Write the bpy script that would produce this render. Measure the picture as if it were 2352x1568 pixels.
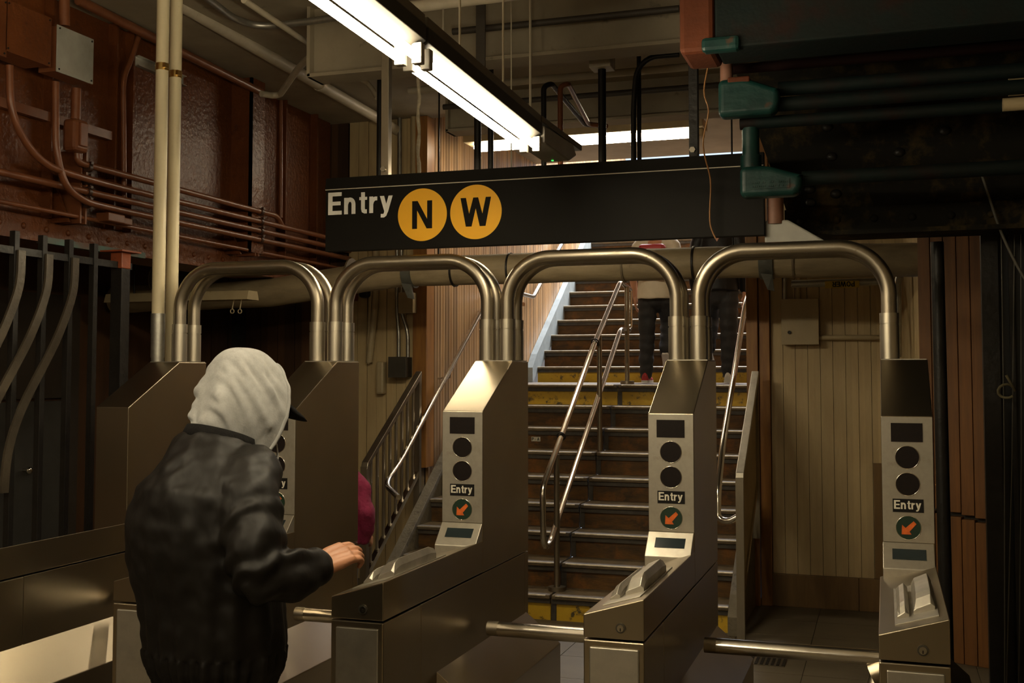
import bpy, bmesh, math, random
from mathutils import Vector, Matrix, noise
random.seed(7)
for _o in list(bpy.data.objects): bpy.data.objects.remove(_o)
SC = bpy.context.scene
COL = SC.collection
PI = math.pi
# ------------------------------------------------------------------ camera
FPX = 2575.0; EYE = 1.65; YAW = math.radians(18.4); PIT = math.radians(3.0); CX, CY = 1176.0, 720.0
cd = bpy.data.cameras.new('camera'); cam = bpy.data.objects.new('camera', cd); COL.objects.link(cam)
cam.location = (0, 0, EYE); cam.rotation_euler = (PI/2 + PIT, 0, YAW)
cd.sensor_width = 36; cd.lens = 36 * FPX / 2352; cd.shift_y = -(784 - CY) / 2352; cd.clip_start = 0.05
SC.camera = cam
SC.view_settings.view_transform = 'Standard'; SC.view_settings.look = 'None'
SC.view_settings.gamma = 1.0; SC.view_settings.exposure = 0.12; SC.view_settings.use_curve_mapping = False
# ------------------------------------------------------------------ sky and daylight over the street end of the stairs
w = bpy.data.worlds.new('sky'); SC.world = w; w.use_nodes = True
bg = w.node_tree.nodes['Background']; bg.inputs[0].default_value = (0.62, 0.78, 1.0, 1); bg.inputs[1].default_value = 1.3
def area(name, loc, rot, sx, sy, power, col):
    l = bpy.data.lights.new(name, 'AREA'); l.shape = 'RECTANGLE'; l.size = sx; l.size_y = sy; l.energy = power; l.color = col
    o = bpy.data.objects.new(name, l); COL.objects.link(o); o.location = loc; o.rotation_euler = rot
    return o
area('daylight', (-2.2, 13.6, 6.2), (math.radians(-22), 0, 0), 2.4, 3.0, 800, (0.95, 0.97, 1.0))
TUBE_E = 75.0          # emission of the fluorescent tubes
TUBE_C = (1.0, 0.85, 0.58)

def ray(x, y):
    fw = Vector((-math.sin(YAW)*math.cos(PIT), math.cos(YAW)*math.cos(PIT), math.sin(PIT)))
    rt = Vector((math.cos(YAW), math.sin(YAW), 0)); up = rt.cross(fw)
    return fw + rt*((x-CX)/FPX) - up*((y-CY)/FPX)
def at(x, y, X=None, Y=None, Z=None, D=None):
    """world point seen at photo pixel (x, y) on a real plane of the place"""
    r = ray(x, y); c = Vector((0, 0, EYE))
    if D is not None: return c + r*D
    if X is not None: return c + r*(X/r.x)
    if Y is not None: return c + r*(Y/r.y)
    return c + r*((Z-EYE)/r.z)

# ------------------------------------------------------------------ materials
def L(h):
    h = h.lstrip('#'); v = [int(h[i:i+2], 16)/255 for i in (0, 2, 4)]
    return tuple((c/12.92 if c <= .04045 else ((c+.055)/1.055)**2.4) for c in v)
MC = {}
def mat(name, col, rough=.6, metal=0.0, col2=None, nscale=6.0, nstretch=(1, 1, 1), lo=.35, hi=.7, bump=0.0, bscale=40.0,
        col3=None, n3=14.0, lo3=.62, hi3=.7, rvar=0.0, strip=None, stripv=.25, aniso=0.0, spec=.5, coat=0.0, emit=0.0):
    if name in MC: return MC[name]
    m = bpy.data.materials.new(name); m.use_nodes = True; nt = m.node_tree; N = nt.nodes; K = nt.links
    b = N['Principled BSDF']; MC[name] = m
    b.inputs['Roughness'].default_value = rough; b.inputs['Metallic'].default_value = metal
    b.inputs['Specular IOR Level'].default_value = spec
    b.inputs['Anisotropic'].default_value = aniso; b.inputs['Coat Weight'].default_value = coat
    tc = N.new('ShaderNodeTexCoord'); mp = N.new('ShaderNodeMapping'); mp.inputs['Scale'].default_value = nstretch
    K.new(tc.outputs['Object'], mp.inputs['Vector'])
    nz = N.new('ShaderNodeTexNoise'); nz.inputs['Scale'].default_value = nscale; nz.inputs['Detail'].default_value = 5; nz.inputs['Roughness'].default_value = .62
    K.new(mp.outputs[0], nz.inputs['Vector'])
    c = col + (1,) if len(col) == 3 else col
    if col2 is None: col2 = tuple(x*.72 for x in col[:3])
    mr = N.new('ShaderNodeMapRange'); mr.inputs[1].default_value = lo; mr.inputs[2].default_value = hi; K.new(nz.outputs[0], mr.inputs[0])
    mx = N.new('ShaderNodeMix'); mx.data_type = 'RGBA'; mx.inputs[6].default_value = c; mx.inputs[7].default_value = tuple(col2)+(1,)
    K.new(mr.outputs[0], mx.inputs[0]); out = mx.outputs[2]
    if strip:                       # per-board tone: quantised coordinate -> white noise
        ax, wd = strip
        sp = N.new('ShaderNodeSeparateXYZ'); K.new(tc.outputs['Object'], sp.inputs[0])
        dv = N.new('ShaderNodeMath'); dv.operation = 'DIVIDE'; K.new(sp.outputs[ax], dv.inputs[0]); dv.inputs[1].default_value = wd
        fl = N.new('ShaderNodeMath'); fl.operation = 'FLOOR'; K.new(dv.outputs[0], fl.inputs[0])
        wn = N.new('ShaderNodeTexWhiteNoise'); wn.noise_dimensions = '1D'; K.new(fl.outputs[0], wn.inputs['W'])
        m2 = N.new('ShaderNodeMapRange'); m2.inputs[3].default_value = 1-stripv; m2.inputs[4].default_value = 1+stripv; K.new(wn.outputs[0], m2.inputs[0])
        hs = N.new('ShaderNodeHueSaturation'); K.new(m2.outputs[0], hs.inputs['Value']); K.new(out, hs.inputs['Color']); out = hs.outputs[0]
    if col3:
        n3n = N.new('ShaderNodeTexNoise'); n3n.inputs['Scale'].default_value = n3; n3n.inputs['Detail'].default_value = 6; n3n.inputs['Roughness'].default_value = .7
        K.new(tc.outputs['Object'], n3n.inputs['Vector'])
        r3 = N.new('ShaderNodeMapRange'); r3.inputs[1].default_value = lo3; r3.inputs[2].default_value = hi3; K.new(n3n.outputs[0], r3.inputs[0])
        m3 = N.new('ShaderNodeMix'); m3.data_type = 'RGBA'; K.new(r3.outputs[0], m3.inputs[0]); K.new(out, m3.inputs[6]); m3.inputs[7].default_value = tuple(col3)+(1,); out = m3.outputs[2]
    K.new(out, b.inputs['Base Color'])
    if rvar:
        rr = N.new('ShaderNodeMapRange'); rr.inputs[1].default_value = .3; rr.inputs[2].default_value = .7
        rr.inputs[3].default_value = max(.03, rough-rvar); rr.inputs[4].default_value = rough+rvar; K.new(nz.outputs[0], rr.inputs[0]); K.new(rr.outputs[0], b.inputs['Roughness'])
    if bump:
        bn = N.new('ShaderNodeTexNoise'); bn.inputs['Scale'].default_value = bscale; bn.inputs['Detail'].default_value = 3
        K.new(mp.outputs[0], bn.inputs['Vector'])
        bp = N.new('ShaderNodeBump'); bp.inputs['Strength'].default_value = bump; bp.inputs['Distance'].default_value = .01
        K.new(bn.outputs[0], bp.inputs['Height']); K.new(bp.outputs[0], b.inputs['Normal'])
    if emit:
        b.inputs['Emission Color'].default_value = c; b.inputs['Emission Strength'].default_value = emit
    return m
STEEL = mat("brushed_steel", (.38, .325, .24), .30, 1.0, (.33, .28, .20), 3, (1, 1, 1), lo=.2, hi=.8)
for _n in STEEL.node_tree.nodes:
    if _n.type == "TEX_NOISE": _n.inputs["Detail"].default_value = 1.0
STEELF = mat('satin_steel_face', (.45, .42, .36), .42, .88, (.33, .305, .25), 9, (1, 1, 1), rvar=.06, col3=(.24, .20, .14), n3=7, lo3=.60, hi3=.78, bump=.04, bscale=60)
TUBEST = mat('tube_steel', (.36, .315, .245), .38, 1.0, (.28, .245, .19), 9, (1, 1, .4), rvar=.08, col3=(.20, .16, .10), n3=30, lo3=.66, hi3=.74)
COLLAR = mat('brushed_collar_steel', (.46, .42, .34), .38, 1.0, (.46, .42, .34), 8, (6, 6, .6), rvar=.06)
CHROME = mat('polished_steel', (.68, .64, .57), .20, 1.0, (.56, .52, .45), 6, rvar=.05)
BLACKP = mat('black_lens', (.006, .004, .0035), .5, 0, (.010, .006, .005), 60, spec=.15)
LABELB = mat('label_black', (.007, .006, .0055), .6, spec=.15)
LABELW = mat('label_white', (.62, .58, .48), .5)
GREENL = mat('green_disc', (.004, .022, .011), .4)
ORANGE = mat('orange_arrow', (.62, .13, .022), .6, 0, (.40, .075, .015), 40, spec=.2)
LCD = mat('display_glass', (.012, .022, .026), .14, 0, (.008, .014, .017), 30, coat=.5)
CREAM = mat('cream_paint', (.40, .32, .19), .50, 0, (.33, .26, .15), 5, col3=(.12, .08, .045), n3=9, lo3=.68, hi3=.75, bump=.15, bscale=25)
CREAMB = mat('cream_boards', (.50, .385, .205), .50, 0, (.41, .30, .155), 4, (3, 3, .5), col3=(.10, .065, .03), n3=12, lo3=.70, hi3=.76, strip=(0, .086), stripv=.10, bump=.1, bscale=20)
CEILM = mat('ceiling_paint', (.32, .27, .19), .7, 0, (.24, .20, .14), 3, col3=(.12, .10, .07), n3=7, lo3=.63, hi3=.75, bump=.25, bscale=12)
CEILP = mat('ceiling_pipe_paint', (.52, .46, .35), .5, 0, (.42, .37, .27), 8, col3=(.14, .11, .08), n3=20, lo3=.66, hi3=.74)
BROWN = mat('brown_gloss_paint', (.135, .040, .010), .38, 0, (.095, .028, .008), 4, col3=(.05, .015, .007), n3=10, lo3=.60, hi3=.75, bump=.6, bscale=34, spec=.32)
BROWNC = mat('brown_conduit_paint', (.20, .070, .028), .34, 0, (.14, .045, .018), 10, bump=.1, bscale=30)
RUSTC = mat('orange_brown_paint', (.30, .070, .022), .42, 0, (.22, .05, .018), 8, col3=(.10, .03, .012), n3=14, bump=.2)
BLACKI = mat('black_iron_paint', (.009, .008, .007), .45, 0, (.014, .012, .010), 10, col3=(.10, .085, .06), n3=22, lo3=.70, hi3=.76, bump=.3, bscale=30, spec=.28)
BLACKF = mat('black_worn_flat_bar', (.075, .060, .042), .42, .2, (.05, .04, .028), 10, bump=.2, col3=(.09, .07, .045), n3=18, lo3=.6)
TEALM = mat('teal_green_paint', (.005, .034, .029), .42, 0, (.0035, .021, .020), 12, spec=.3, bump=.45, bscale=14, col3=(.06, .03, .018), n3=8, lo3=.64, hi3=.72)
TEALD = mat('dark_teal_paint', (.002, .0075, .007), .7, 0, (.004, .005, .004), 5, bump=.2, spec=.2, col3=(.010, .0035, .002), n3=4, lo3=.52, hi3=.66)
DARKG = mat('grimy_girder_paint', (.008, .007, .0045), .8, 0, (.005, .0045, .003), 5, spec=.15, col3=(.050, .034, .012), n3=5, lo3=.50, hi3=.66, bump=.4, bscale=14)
GREYP = mat('grey_box_paint', (.36, .35, .31), .5, 0, (.22, .21, .18), 3, (1, 1, 1), col3=(.14, .06, .03), n3=3.2, lo3=.66, hi3=.72)
GALV = mat('galvanised_conduit', (.42, .41, .37), .36, .85, (.30, .29, .26), 20, rvar=.08)
BRASS = mat('brass_clamp', (.62, .42, .15), .3, 1.0)
PIPEC = mat('pale_cream_pipe_paint', (.66, .58, .38), .45, 0, (.56, .48, .31), 7, (1, 1, .4), col3=(.20, .13, .07), n3=26, lo3=.70, hi3=.74)
WOODS = mat('slat_wood', (.45, .28, .13), .45, 0, (.33, .19, .085), 3, (2, 2, .35), strip=(1, .062), stripv=.32, bump=.05, bscale=20)
WOODO = mat('orange_wood_post', (.34, .155, .035), .42, 0, (.20, .085, .022), 4, (6, 6, .6), bump=.05)
WOODB = mat('brown_wood_boards', (.21, .080, .012), .6, 0, (.13, .048, .008), 4, (8, 8, .6), strip=(0, .118), stripv=.15, bump=.05)
WOODD = mat('dark_wood_boards', (.075, .034, .013), .5, 0, (.045, .02, .008), 3, (4, 4, .5), strip=(0, .16), stripv=.4)
SIGNB = mat('sign_black', (.010, .009, .0075), .6, 0, (.008, .007, .006), 5, spec=.12)
SIGNW = mat('sign_white', (.96, .96, .92), .5)
SIGNY = mat('sign_yellow', (.98, .50, .010), .5, 0, (.93, .47, .010), 4)
TREAD = mat('worn_stone_tread', (.14, .096, .048), .62, 0, (.070, .055, .036), 9, col3=(.03, .022, .014), n3=16, lo3=.56, hi3=.70, bump=.3, bscale=40)
RISER = mat('brown_stained_riser', (.115, .055, .014), .6, 0, (.035, .022, .012), 5, (1, 1, 3), spec=.25, col3=(.17, .065, .014), n3=5, lo3=.52, hi3=.68, bump=.2)
YELL = mat('worn_yellow_riser_paint', (.52, .33, .015), .55, 0, (.42, .25, .012), 6, col3=(.06, .045, .02), n3=12, lo3=.56, hi3=.64, bump=.2)
NOSE = mat('metal_nosing', (.42, .36, .27), .50, .9, (.26, .22, .16), 16, (1, 1, 1))
NOSED = mat('dark_nosing_band', (.030, .024, .018), .6, 0, (.055, .046, .034), 22)
STRBL = mat('pale_blue_stringer_paint', (.30, .35, .37), .5, 0, (.22, .26, .27), 7, col3=(.12, .11, .09), n3=11, lo3=.66, hi3=.74)
CONC = mat('stained_concrete', (.15, .125, .085), .7, 0, (.09, .075, .05), 6, col3=(.045, .035, .02), n3=9, lo3=.56, hi3=.7, bump=.3)
FLOORM = mat('floor_tile', (.115, .090, .053), .62, 0, (.09, .070, .042), 2.5, (1, 3, 1), col3=(.05, .038, .022), n3=24, lo3=.68, hi3=.76)
GROUT = mat('floor_grout', (.05, .04, .026), .8)
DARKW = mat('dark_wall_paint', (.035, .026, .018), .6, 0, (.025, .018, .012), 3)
DOORG = mat('grey_door_paint', (.045, .044, .040), .5)
INSUL = mat('pipe_insulation_paint', (.29, .225, .13), .66, 0, (.20, .15, .085), 5, (1, 3, 3), col3=(.12, .06, .028), n3=6, lo3=.64, hi3=.78, bump=.4, bscale=9)
TAPE = mat('grey_duct_tape', (.10, .10, .085), .4, .2, (.07, .07, .06), 12, bump=.5, bscale=20)
HOOD = mat('light_grey_jersey', (.29, .29, .285), .9, 0, (.245, .245, .24), 60, bump=.12, bscale=180, spec=.2)
JACK = mat('black_nylon', (.0042, .0034, .0027), .52, 0, (.0065, .0053, .0042), 4, (1, 1, .45), bump=.55, bscale=16, spec=.20)
KNIT = mat('black_rib_knit', (.0045, .004, .004), .9, 0, (.007, .0065, .006), 90, bump=.3, bscale=160, spec=.1)
SKIN = mat('skin', (.42, .20, .11), .5, 0, (.36, .16, .085), 12)
HAIRM = mat('dark_hair', (.02, .012, .008), .6)
JEAN = mat('black_trouser_cloth', (.008, .008, .009), .8, 0, (.013, .012, .012), 14, bump=.2, bscale=40)
GREYT = mat('grey_trouser_cloth', (.12, .12, .115), .8)
WSHIRT = mat('cream_shirt_cloth', (.50, .44, .33), .8, 0, (.42, .37, .27), 6)
REDC = mat('red_cloth', (.34, .016, .018), .6)
BLUEC = mat('navy_cloth', (.020, .026, .060), .8)
WHITES = mat('white_shoe_rubber', (.60, .58, .52), .5)
PINK = mat('magenta_fleece', (.20, .009, .050), .9, 0, (.13, .006, .032), 12, bump=.5, bscale=60)
EYEW = mat('eye_white', (.7, .68, .62), .2)
ORWIRE = mat('orange_wire', (.28, .13, .04), .5)
ROPEM = mat('dusty_rope', (.26, .22, .15), .9, 0, (.15, .12, .08), 40, bump=.5, bscale=80)
YTAG = mat('yellow_tag', (.55, .40, .02), .5)
def emis(name, col, s):
    m = bpy.data.materials.new(name); m.use_nodes = True; nt = m.node_tree
    b = nt.nodes['Principled BSDF']; b.inputs['Base Color'].default_value = col+(1,)
    b.inputs['Emission Color'].default_value = col+(1,); b.inputs['Emission Strength'].default_value = s
    return m
TUBEM = emis('lit_tube', TUBE_C, TUBE_E); TUBE2 = emis('lit_stair_tube', (1, .86, .62), 32.0); LED = emis('green_led', (.05, .9, .1), 2.0)

# ------------------------------------------------------------------ mesh building
WO = {}
def link(o, parent=None, loc=(0, 0, 0)):
    COL.objects.link(o)
    if parent: o.parent = parent
    return o
class MB:
    def __init__(s): s.bm = bmesh.new()
    def poly(s, pts):
        try: return s.bm.faces.new([s.bm.verts.new(p) for p in pts])
        except ValueError: return None
    def box(s, x0, y0, z0, x1, y1, z1, bev=0.0):
        b = bmesh.new() if bev else s.bm
        vs = [b.verts.new((x, y, z)) for x in (x0, x1) for y in (y0, y1) for z in (z0, z1)]
        for f in ((0, 1, 3, 2), (4, 6, 7, 5), (0, 4, 5, 1), (2, 3, 7, 6), (0, 2, 6, 4), (1, 5, 7, 3)): b.faces.new([vs[i] for i in f])
        if bev:
            bmesh.ops.bevel(b, geom=b.edges[:], offset=bev, segments=2, profile=.5, affect='EDGES'); s.merge(b)
        return s
    def merge(s, b, mtx=None):
        mp = {}
        for v in b.verts: mp[v] = s.bm.verts.new(mtx @ v.co if mtx else v.co)
        for f in b.faces:
            try: nf = s.bm.faces.new([mp[v] for v in f.verts]); nf.smooth = f.smooth
            except ValueError: pass
        b.free()
    def prism(s, pts, d, bev=0.0, seg=2):
        """closed polygon (3D points) swept by vector d"""
        d = Vector(d); b = bmesh.new() if bev else s.bm
        a = [b.verts.new(p) for p in pts]; c = [b.verts.new(Vector(p)+d) for p in pts]; n = len(pts)
        b.faces.new(a[::-1]); b.faces.new(c)
        for i in range(n): b.faces.new((a[i], a[(i+1) % n], c[(i+1) % n], c[i]))
        if bev:
            bmesh.ops.recalc_face_normals(b, faces=b.faces[:])
            bmesh.ops.bevel(b, geom=b.edges[:], offset=bev, segments=seg, profile=.5, affect='EDGES'); s.merge(b)
        return s
    def tube(s, path, r, seg=14, closed=False, caps=True, rs=None):
        P = [Vector(p) for p in path]; n = len(P); rings = []
        ref = None
        for i in range(n):
            if closed: t = (P[(i+1) % n]-P[i-1]).normalized()
            else: t = (P[min(i+1, n-1)]-P[max(i-1, 0)]).normalized()
            if ref is None:
                ref = Vector((0, 0, 1)) if abs(t.z) < .9 else Vector((1, 0, 0))
            u = t.cross(ref).normalized(); v = u.cross(t).normalized(); ref = v
            rr = rs[i] if rs else r
            rings.append([s.bm.verts.new(P[i]+(u*math.cos(2*PI*k/seg)+v*math.sin(2*PI*k/seg))*rr) for k in range(seg)])
        m = n if closed else n-1
        for i in range(m):
            A, B = rings[i], rings[(i+1) % n]
            for k in range(seg):
                f = s.bm.faces.new((A[k], A[(k+1) % seg], B[(k+1) % seg], B[k])); f.smooth = True
        if caps and not closed:
            for r_ in (rings[0][::-1], rings[-1]): s.bm.faces.new([s.bm.verts.new(v.co) for v in r_])
        return s
    def cyl(s, p0, p1, r, seg=20): return s.tube([p0, p1], r, seg)
    def ellipsoid(s, c, r, mtx=None, u=20, v=12):
        b = bmesh.new(); bmesh.ops.create_uvsphere(b, u_segments=u, v_segments=v, radius=1)
        M = Matrix.Translation(c) @ (mtx or Matrix.Identity(4)) @ Matrix.Diagonal((r[0], r[1], r[2], 1))
        for f in b.faces: f.smooth = True
        s.merge(b, M); return s
    def loft(s, rings, cap=True):
        """rings: lists of points with the same count"""
        R = [[s.bm.verts.new(p) for p in r] for r in rings]; n = len(R[0])
        for A, B in zip(R, R[1:]):
            for k in range(n):
                f = s.bm.faces.new((A[k], A[(k+1) % n], B[(k+1) % n], B[k])); f.smooth = True
        if cap: s.bm.faces.new(R[0][::-1]); s.bm.faces.new(R[-1])
        return s
    def build(s, name, m, parent=None, kind=None, bevel=0.0, recalc=True, origin=None):
        if recalc: bmesh.ops.recalc_face_normals(s.bm, faces=s.bm.faces[:])
        me = bpy.data.meshes.new(name)
        base = None
        if parent is not None: base = WO[parent.name]
        else:
            vs = s.bm.verts
            if origin: base = Vector(origin)
            else:
                xs = [v.co.x for v in vs]; ys = [v.co.y for v in vs]; zs = [v.co.z for v in vs]
                base = Vector(((min(xs)+max(xs))/2, (min(ys)+max(ys))/2, min(zs)))
        for v in s.bm.verts: v.co -= base
        s.bm.to_mesh(me); s.bm.free(); me.materials.append(m)
        o = bpy.data.objects.new(name, me); link(o, parent)
        if parent is None: o.location = base
        WO[o.name] = base
        if kind: o['kind'] = kind
        if bevel:
            md = o.modifiers.new('bevel', 'BEVEL'); md.width = bevel; md.segments = 2; md.limit_method = 'ANGLE'; md.angle_limit = .6
        return o
def B(*a, **k): return MB().box(*a, **k)
def empty(name, loc, label=None, cat=None, group=None):
    o = bpy.data.objects.new(name, None); o.empty_display_size = .1; COL.objects.link(o); o.location = loc; WO[o.name] = Vector(loc)
    return tag(o, label, cat, group)
def tag(o, label=None, cat=None, group=None):
    if label: o['label'] = label
    if cat: o['category'] = cat
    if group: o['group'] = group
    return o
def copy_tree(o, parent=None):
    c = o.copy(); COL.objects.link(c); WO[c.name] = WO[o.name]
    if parent: c.parent = parent
    for ch in list(o.children): copy_tree(ch, c)
    return c
def fillet(pts, r, seg=8):
    P = [Vector(p) for p in pts]; out = [P[0]]
    for i in range(1, len(P)-1):
        a, b, c = P[i-1], P[i], P[i+1]; d1 = (a-b); d2 = (c-b); rr = min(r, d1.length*.49, d2.length*.49)
        ang = d1.angle(d2)
        if abs(ang-PI) < .02: out.append(b); continue
        d1.normalize(); d2.normalize(); t = rr; R = t*math.tan(ang/2)
        cen = b+(d1+d2).normalized()*(R/math.sin(ang/2)); s0 = b+d1*t-cen; s1 = b+d2*t-cen
        for k in range(seg+1):
            f = k/seg; q = s0.lerp(s1, f); out.append(cen+q.normalized()*R)
    out.append(P[-1]); return out
# ------------------------------------------------------------------ lettering from strokes
def ribbon(pts, w):
    P = [Vector((p[0], p[1])) for p in pts]; n = len(P); L_, R_ = [], []
    for i in range(n):
        if i == 0: t = (P[1]-P[0]).normalized(); k = 1
        elif i == n-1: t = (P[-1]-P[-2]).normalized(); k = 1
        else:
            a = (P[i]-P[i-1]).normalized(); b = (P[i+1]-P[i]).normalized(); t = (a+b).normalized(); k = 1/max(.5, t.dot(a))
        nn = Vector((-t.y, t.x))*w/2*k; L_.append(P[i]+nn); R_.append(P[i]-nn)
    return [[R_[i], R_[i+1], L_[i+1], L_[i]] for i in range(n-1)]
def rc(x0, y0, x1, y1): return [[(x0, y0), (x1, y0), (x1, y1), (x0, y1)]]
def arc(cx, cy, rx, ry, a0, a1, n=12): return [(cx+rx*math.cos(math.radians(a0+(a1-a0)*i/n)), cy+ry*math.sin(math.radians(a0+(a1-a0)*i/n))) for i in range(n+1)]
GL = {
 'E': (.70, rc(0, 0, .21, 1)+rc(.2, .83, .66, 1)+rc(.2, .42, .61, .585)+rc(.2, 0, .67, .17)),
 'n': (.63, rc(0, 0, .185, .73)+ribbon([(.10, .44)]+arc(.285, .42, .175, .225, 150, 0, 9)+[(.46, 0)], .185)),
 't': (.42, ribbon([(.2, .94), (.2, .22), (.225, .12), (.29, .085), (.39, .085)], .18)+rc(.02, .60, .40, .73)),
 'r': (.42, rc(0, 0, .185, .73)+ribbon([(.10, .40), (.14, .52), (.20, .60), (.28, .635), (.38, .635)], .17)),
 'y': (.62, [[(0, .73), (.20, .73), (.40, .08), (.23, 0)]]+[[(.42, .73), (.61, .73), (.385, 0), (.20, 0)]]+ribbon([(.30, .03), (.25, -.10), (.18, -.145), (.05, -.14)], .155)),
 'N': (.82, rc(0, 0, .19, 1)+rc(.58, 0, .77, 1)+[[(0, 1), (.21, 1), (.77, 0), (.56, 0)]]),
 'W': (1.15, [[(0, 1), (.20, 1), (.41, 0), (.20, 0)], [(.20, 0), (.41, 0), (.65, 1), (.47, 1)], [(.47, 1), (.65, 1), (.92, 0), (.71, 0)], [(.71, 0), (.92, 0), (1.12, 1), (.93, 1)]]),
 'P': (.72, rc(0, 0, .2, 1)+ribbon([(.15, .91), (.42, .91)]+arc(.42, .70, .17, .21, 90, -90, 8)+[(.15, .49)], .17)),
 'O': (.84, ribbon(arc(.39, .5, .30, .42, 0, 360, 20), .18)),
 'R': (.74, rc(0, 0, .2, 1)+ribbon([(.15, .91), (.42, .91)]+arc(.42, .70, .17, .21, 90, -90, 8)+[(.15, .49)], .17)+[[(.34, .5), (.52, .5), (.70, 0), (.49, 0)]]),
 'A': (.78, [[(0, 0), (.20, 0), (.45, 1), (.27, 1)], [(.52, 0), (.72, 0), (.45, 1), (.27, 1)]]+rc(.15, .22, .57, .38)),
 '|': (.25, rc(.05, .1, .15, .9)), ' ': (.35, []),
}
def text(mb, s, o, xd, ud, h, th=.0015, track=0.0):
    """letters with their own small thickness, on the plane through o spanned by xd, ud"""
    o = Vector(o); xd = Vector(xd).normalized(); ud = Vector(ud).normalized(); nd = xd.cross(ud); x = 0
    for i, ch in enumerate(s):
        adv, polys = GL[ch]
        for j, pl in enumerate(polys):
            mb.prism([o+xd*((x+p[0])*h)+ud*(p[1]*h) for p in pl], nd*(th+j*.00002))
        x += adv+track
    return x*h
# ------------------------------------------------------------------ the room shell
CZ = 3.70
def struct(name, mb, m, **k): return mb.build(name, m, kind='structure', **k)
f = MB(); f.box(-6.2, -3.2, -.12, 2.6, 8.5, -.004); struct('floor', f, GROUT)
# floor tiles: one continuous tiled surface
f = MB(); ts = .457
for i in range(-14, 6):
    for j in range(-7, 19):
        x0, y0 = i*ts, j*ts
        if x0 < -6.1 or x0 > 2.1 or y0 > 7.9: continue
        f.box(x0+.002, y0+.002, -.005, x0+ts-.002, y0+ts-.002, 0)
struct('floor', f, FLOORM)
c = MB(); c.box(-6.2, -3.2, CZ, 2.6, 8.3, CZ+.2); struct('ceiling', c, CEILM)
c = MB(); c.box(-6.2, 8.3, 3.86, 2.6, 11.3, 4.1); struct('ceiling', c, CEILM)
for y, zb, dp in ((5.57, 3.30, .30), (7.66, 3.42, .26)):
    c = MB(); c.box(-3.05, y, zb+.02, 2.5, y+.03, CZ); c.box(-3.05, y-.05, zb, 2.5, y+.13, zb+.022, bev=.004); c.box(-3.05, y-.05, zb, -3.03, y+.13, CZ)
    struct('trim_%d' % (len([o for o in COL.objects if o.name.startswith('trim_')])+1), c, CEILM)
struct('wall_rear', B(-6.2, -3.3, 0, 2.6, -3.15, CZ), mat('rear_wall_paint', (.36, .29, .18), .6))
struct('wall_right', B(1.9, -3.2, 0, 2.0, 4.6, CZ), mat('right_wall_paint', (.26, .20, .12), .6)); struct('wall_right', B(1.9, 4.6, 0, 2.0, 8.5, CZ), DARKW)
struct('wall_left', B(-5.75, -3.2, 0, -5.6, 8.4, CZ), WOODD)
# left dark boards behind the railing, on the far wall plane
mb = MB()
x = -5.6
while x < -4.16: mb.box(x, 8.25, 0, x+.155, 8.28, CZ); x += .16
mb.box(-5.7, 8.29, 0, -4.1, 8.4, CZ); struct('wall_far_left', mb, WOODD)
# cream boards left of the stair opening
mb = MB(); x = -4.15
while x < -3.62: mb.box(x, 8.245+random.random()*.012, 0, x+.082, 8.28, CZ); x += .086
mb.box(-4.15, 8.29, 0, -3.52, 8.4, CZ); struct('wall_far_left', mb, CREAMB)
struct('trim_5', B(-3.56, 8.20, .9, -3.44, 8.36, CZ, bev=.004), WOODO)
# stair side walls (vertical slats) : slats run up both sides of the flight
def slats(x, side, y0, y1):
    m_ = MB(); y = y0
    while y < y1:
        zb = max(0, .172*(y-7.2)/.25-.05) if y < 9.4 else (1.5 if y < 11 else 1.55+(y-11)*.69)
        m_.box(x-.012, y, zb, x+.012, y+.048+.006*random.random(), 3.86 if y < 11.3 else 6.2); y += .062
    m_.box(x+(.02 if side > 0 else -.10), y0, 0, x+(.10 if side > 0 else -.02), y1, 6.3)
    return m_
struct('wall_stair_left', slats(-3.50, -1, 8.36, 15.8), WOODS)
struct('wall_stair_right', slats(-.87, 1, 8.36, 15.8), WOODS)
mb = MB(); mb.box(-.945, 8.17, 0, -.865, 8.33, CZ, bev=.003); mb.box(-.86, 8.20, 0, -.785, 8.34, CZ, bev=.003); struct('trim_6', mb, WOODO)
# cream boards right of the stairs
mb = MB(); x = -.78
while x < .12: mb.box(x, 8.245+random.random()*.004, .22, x+.083, 8.28, CZ); x += .086
mb.box(-.8, 8.28, 0, .35, 8.4, CZ); struct('wall_far_right', mb, CREAMB)
WOODP = mat('patched_bare_boards', (.17, .095, .028), .5, 0, (.12, .065, .02), 6, (4, 4, .5))
mb = MB(); mb.box(-.09, 8.235, .22, -.012, 8.247, 1.02); mb.box(-.004, 8.235, .22, .075, 8.247, 1.02); struct('trim_7', mb, WOODP)
mb = MB(); mb.box(-.785, 8.215, 0, -.20, 8.25, .225, bev=.003); mb.box(-.198, 8.215, 0, .14, 8.25, .225, bev=.003); struct('baseboard_far', mb, WOODP)
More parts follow.
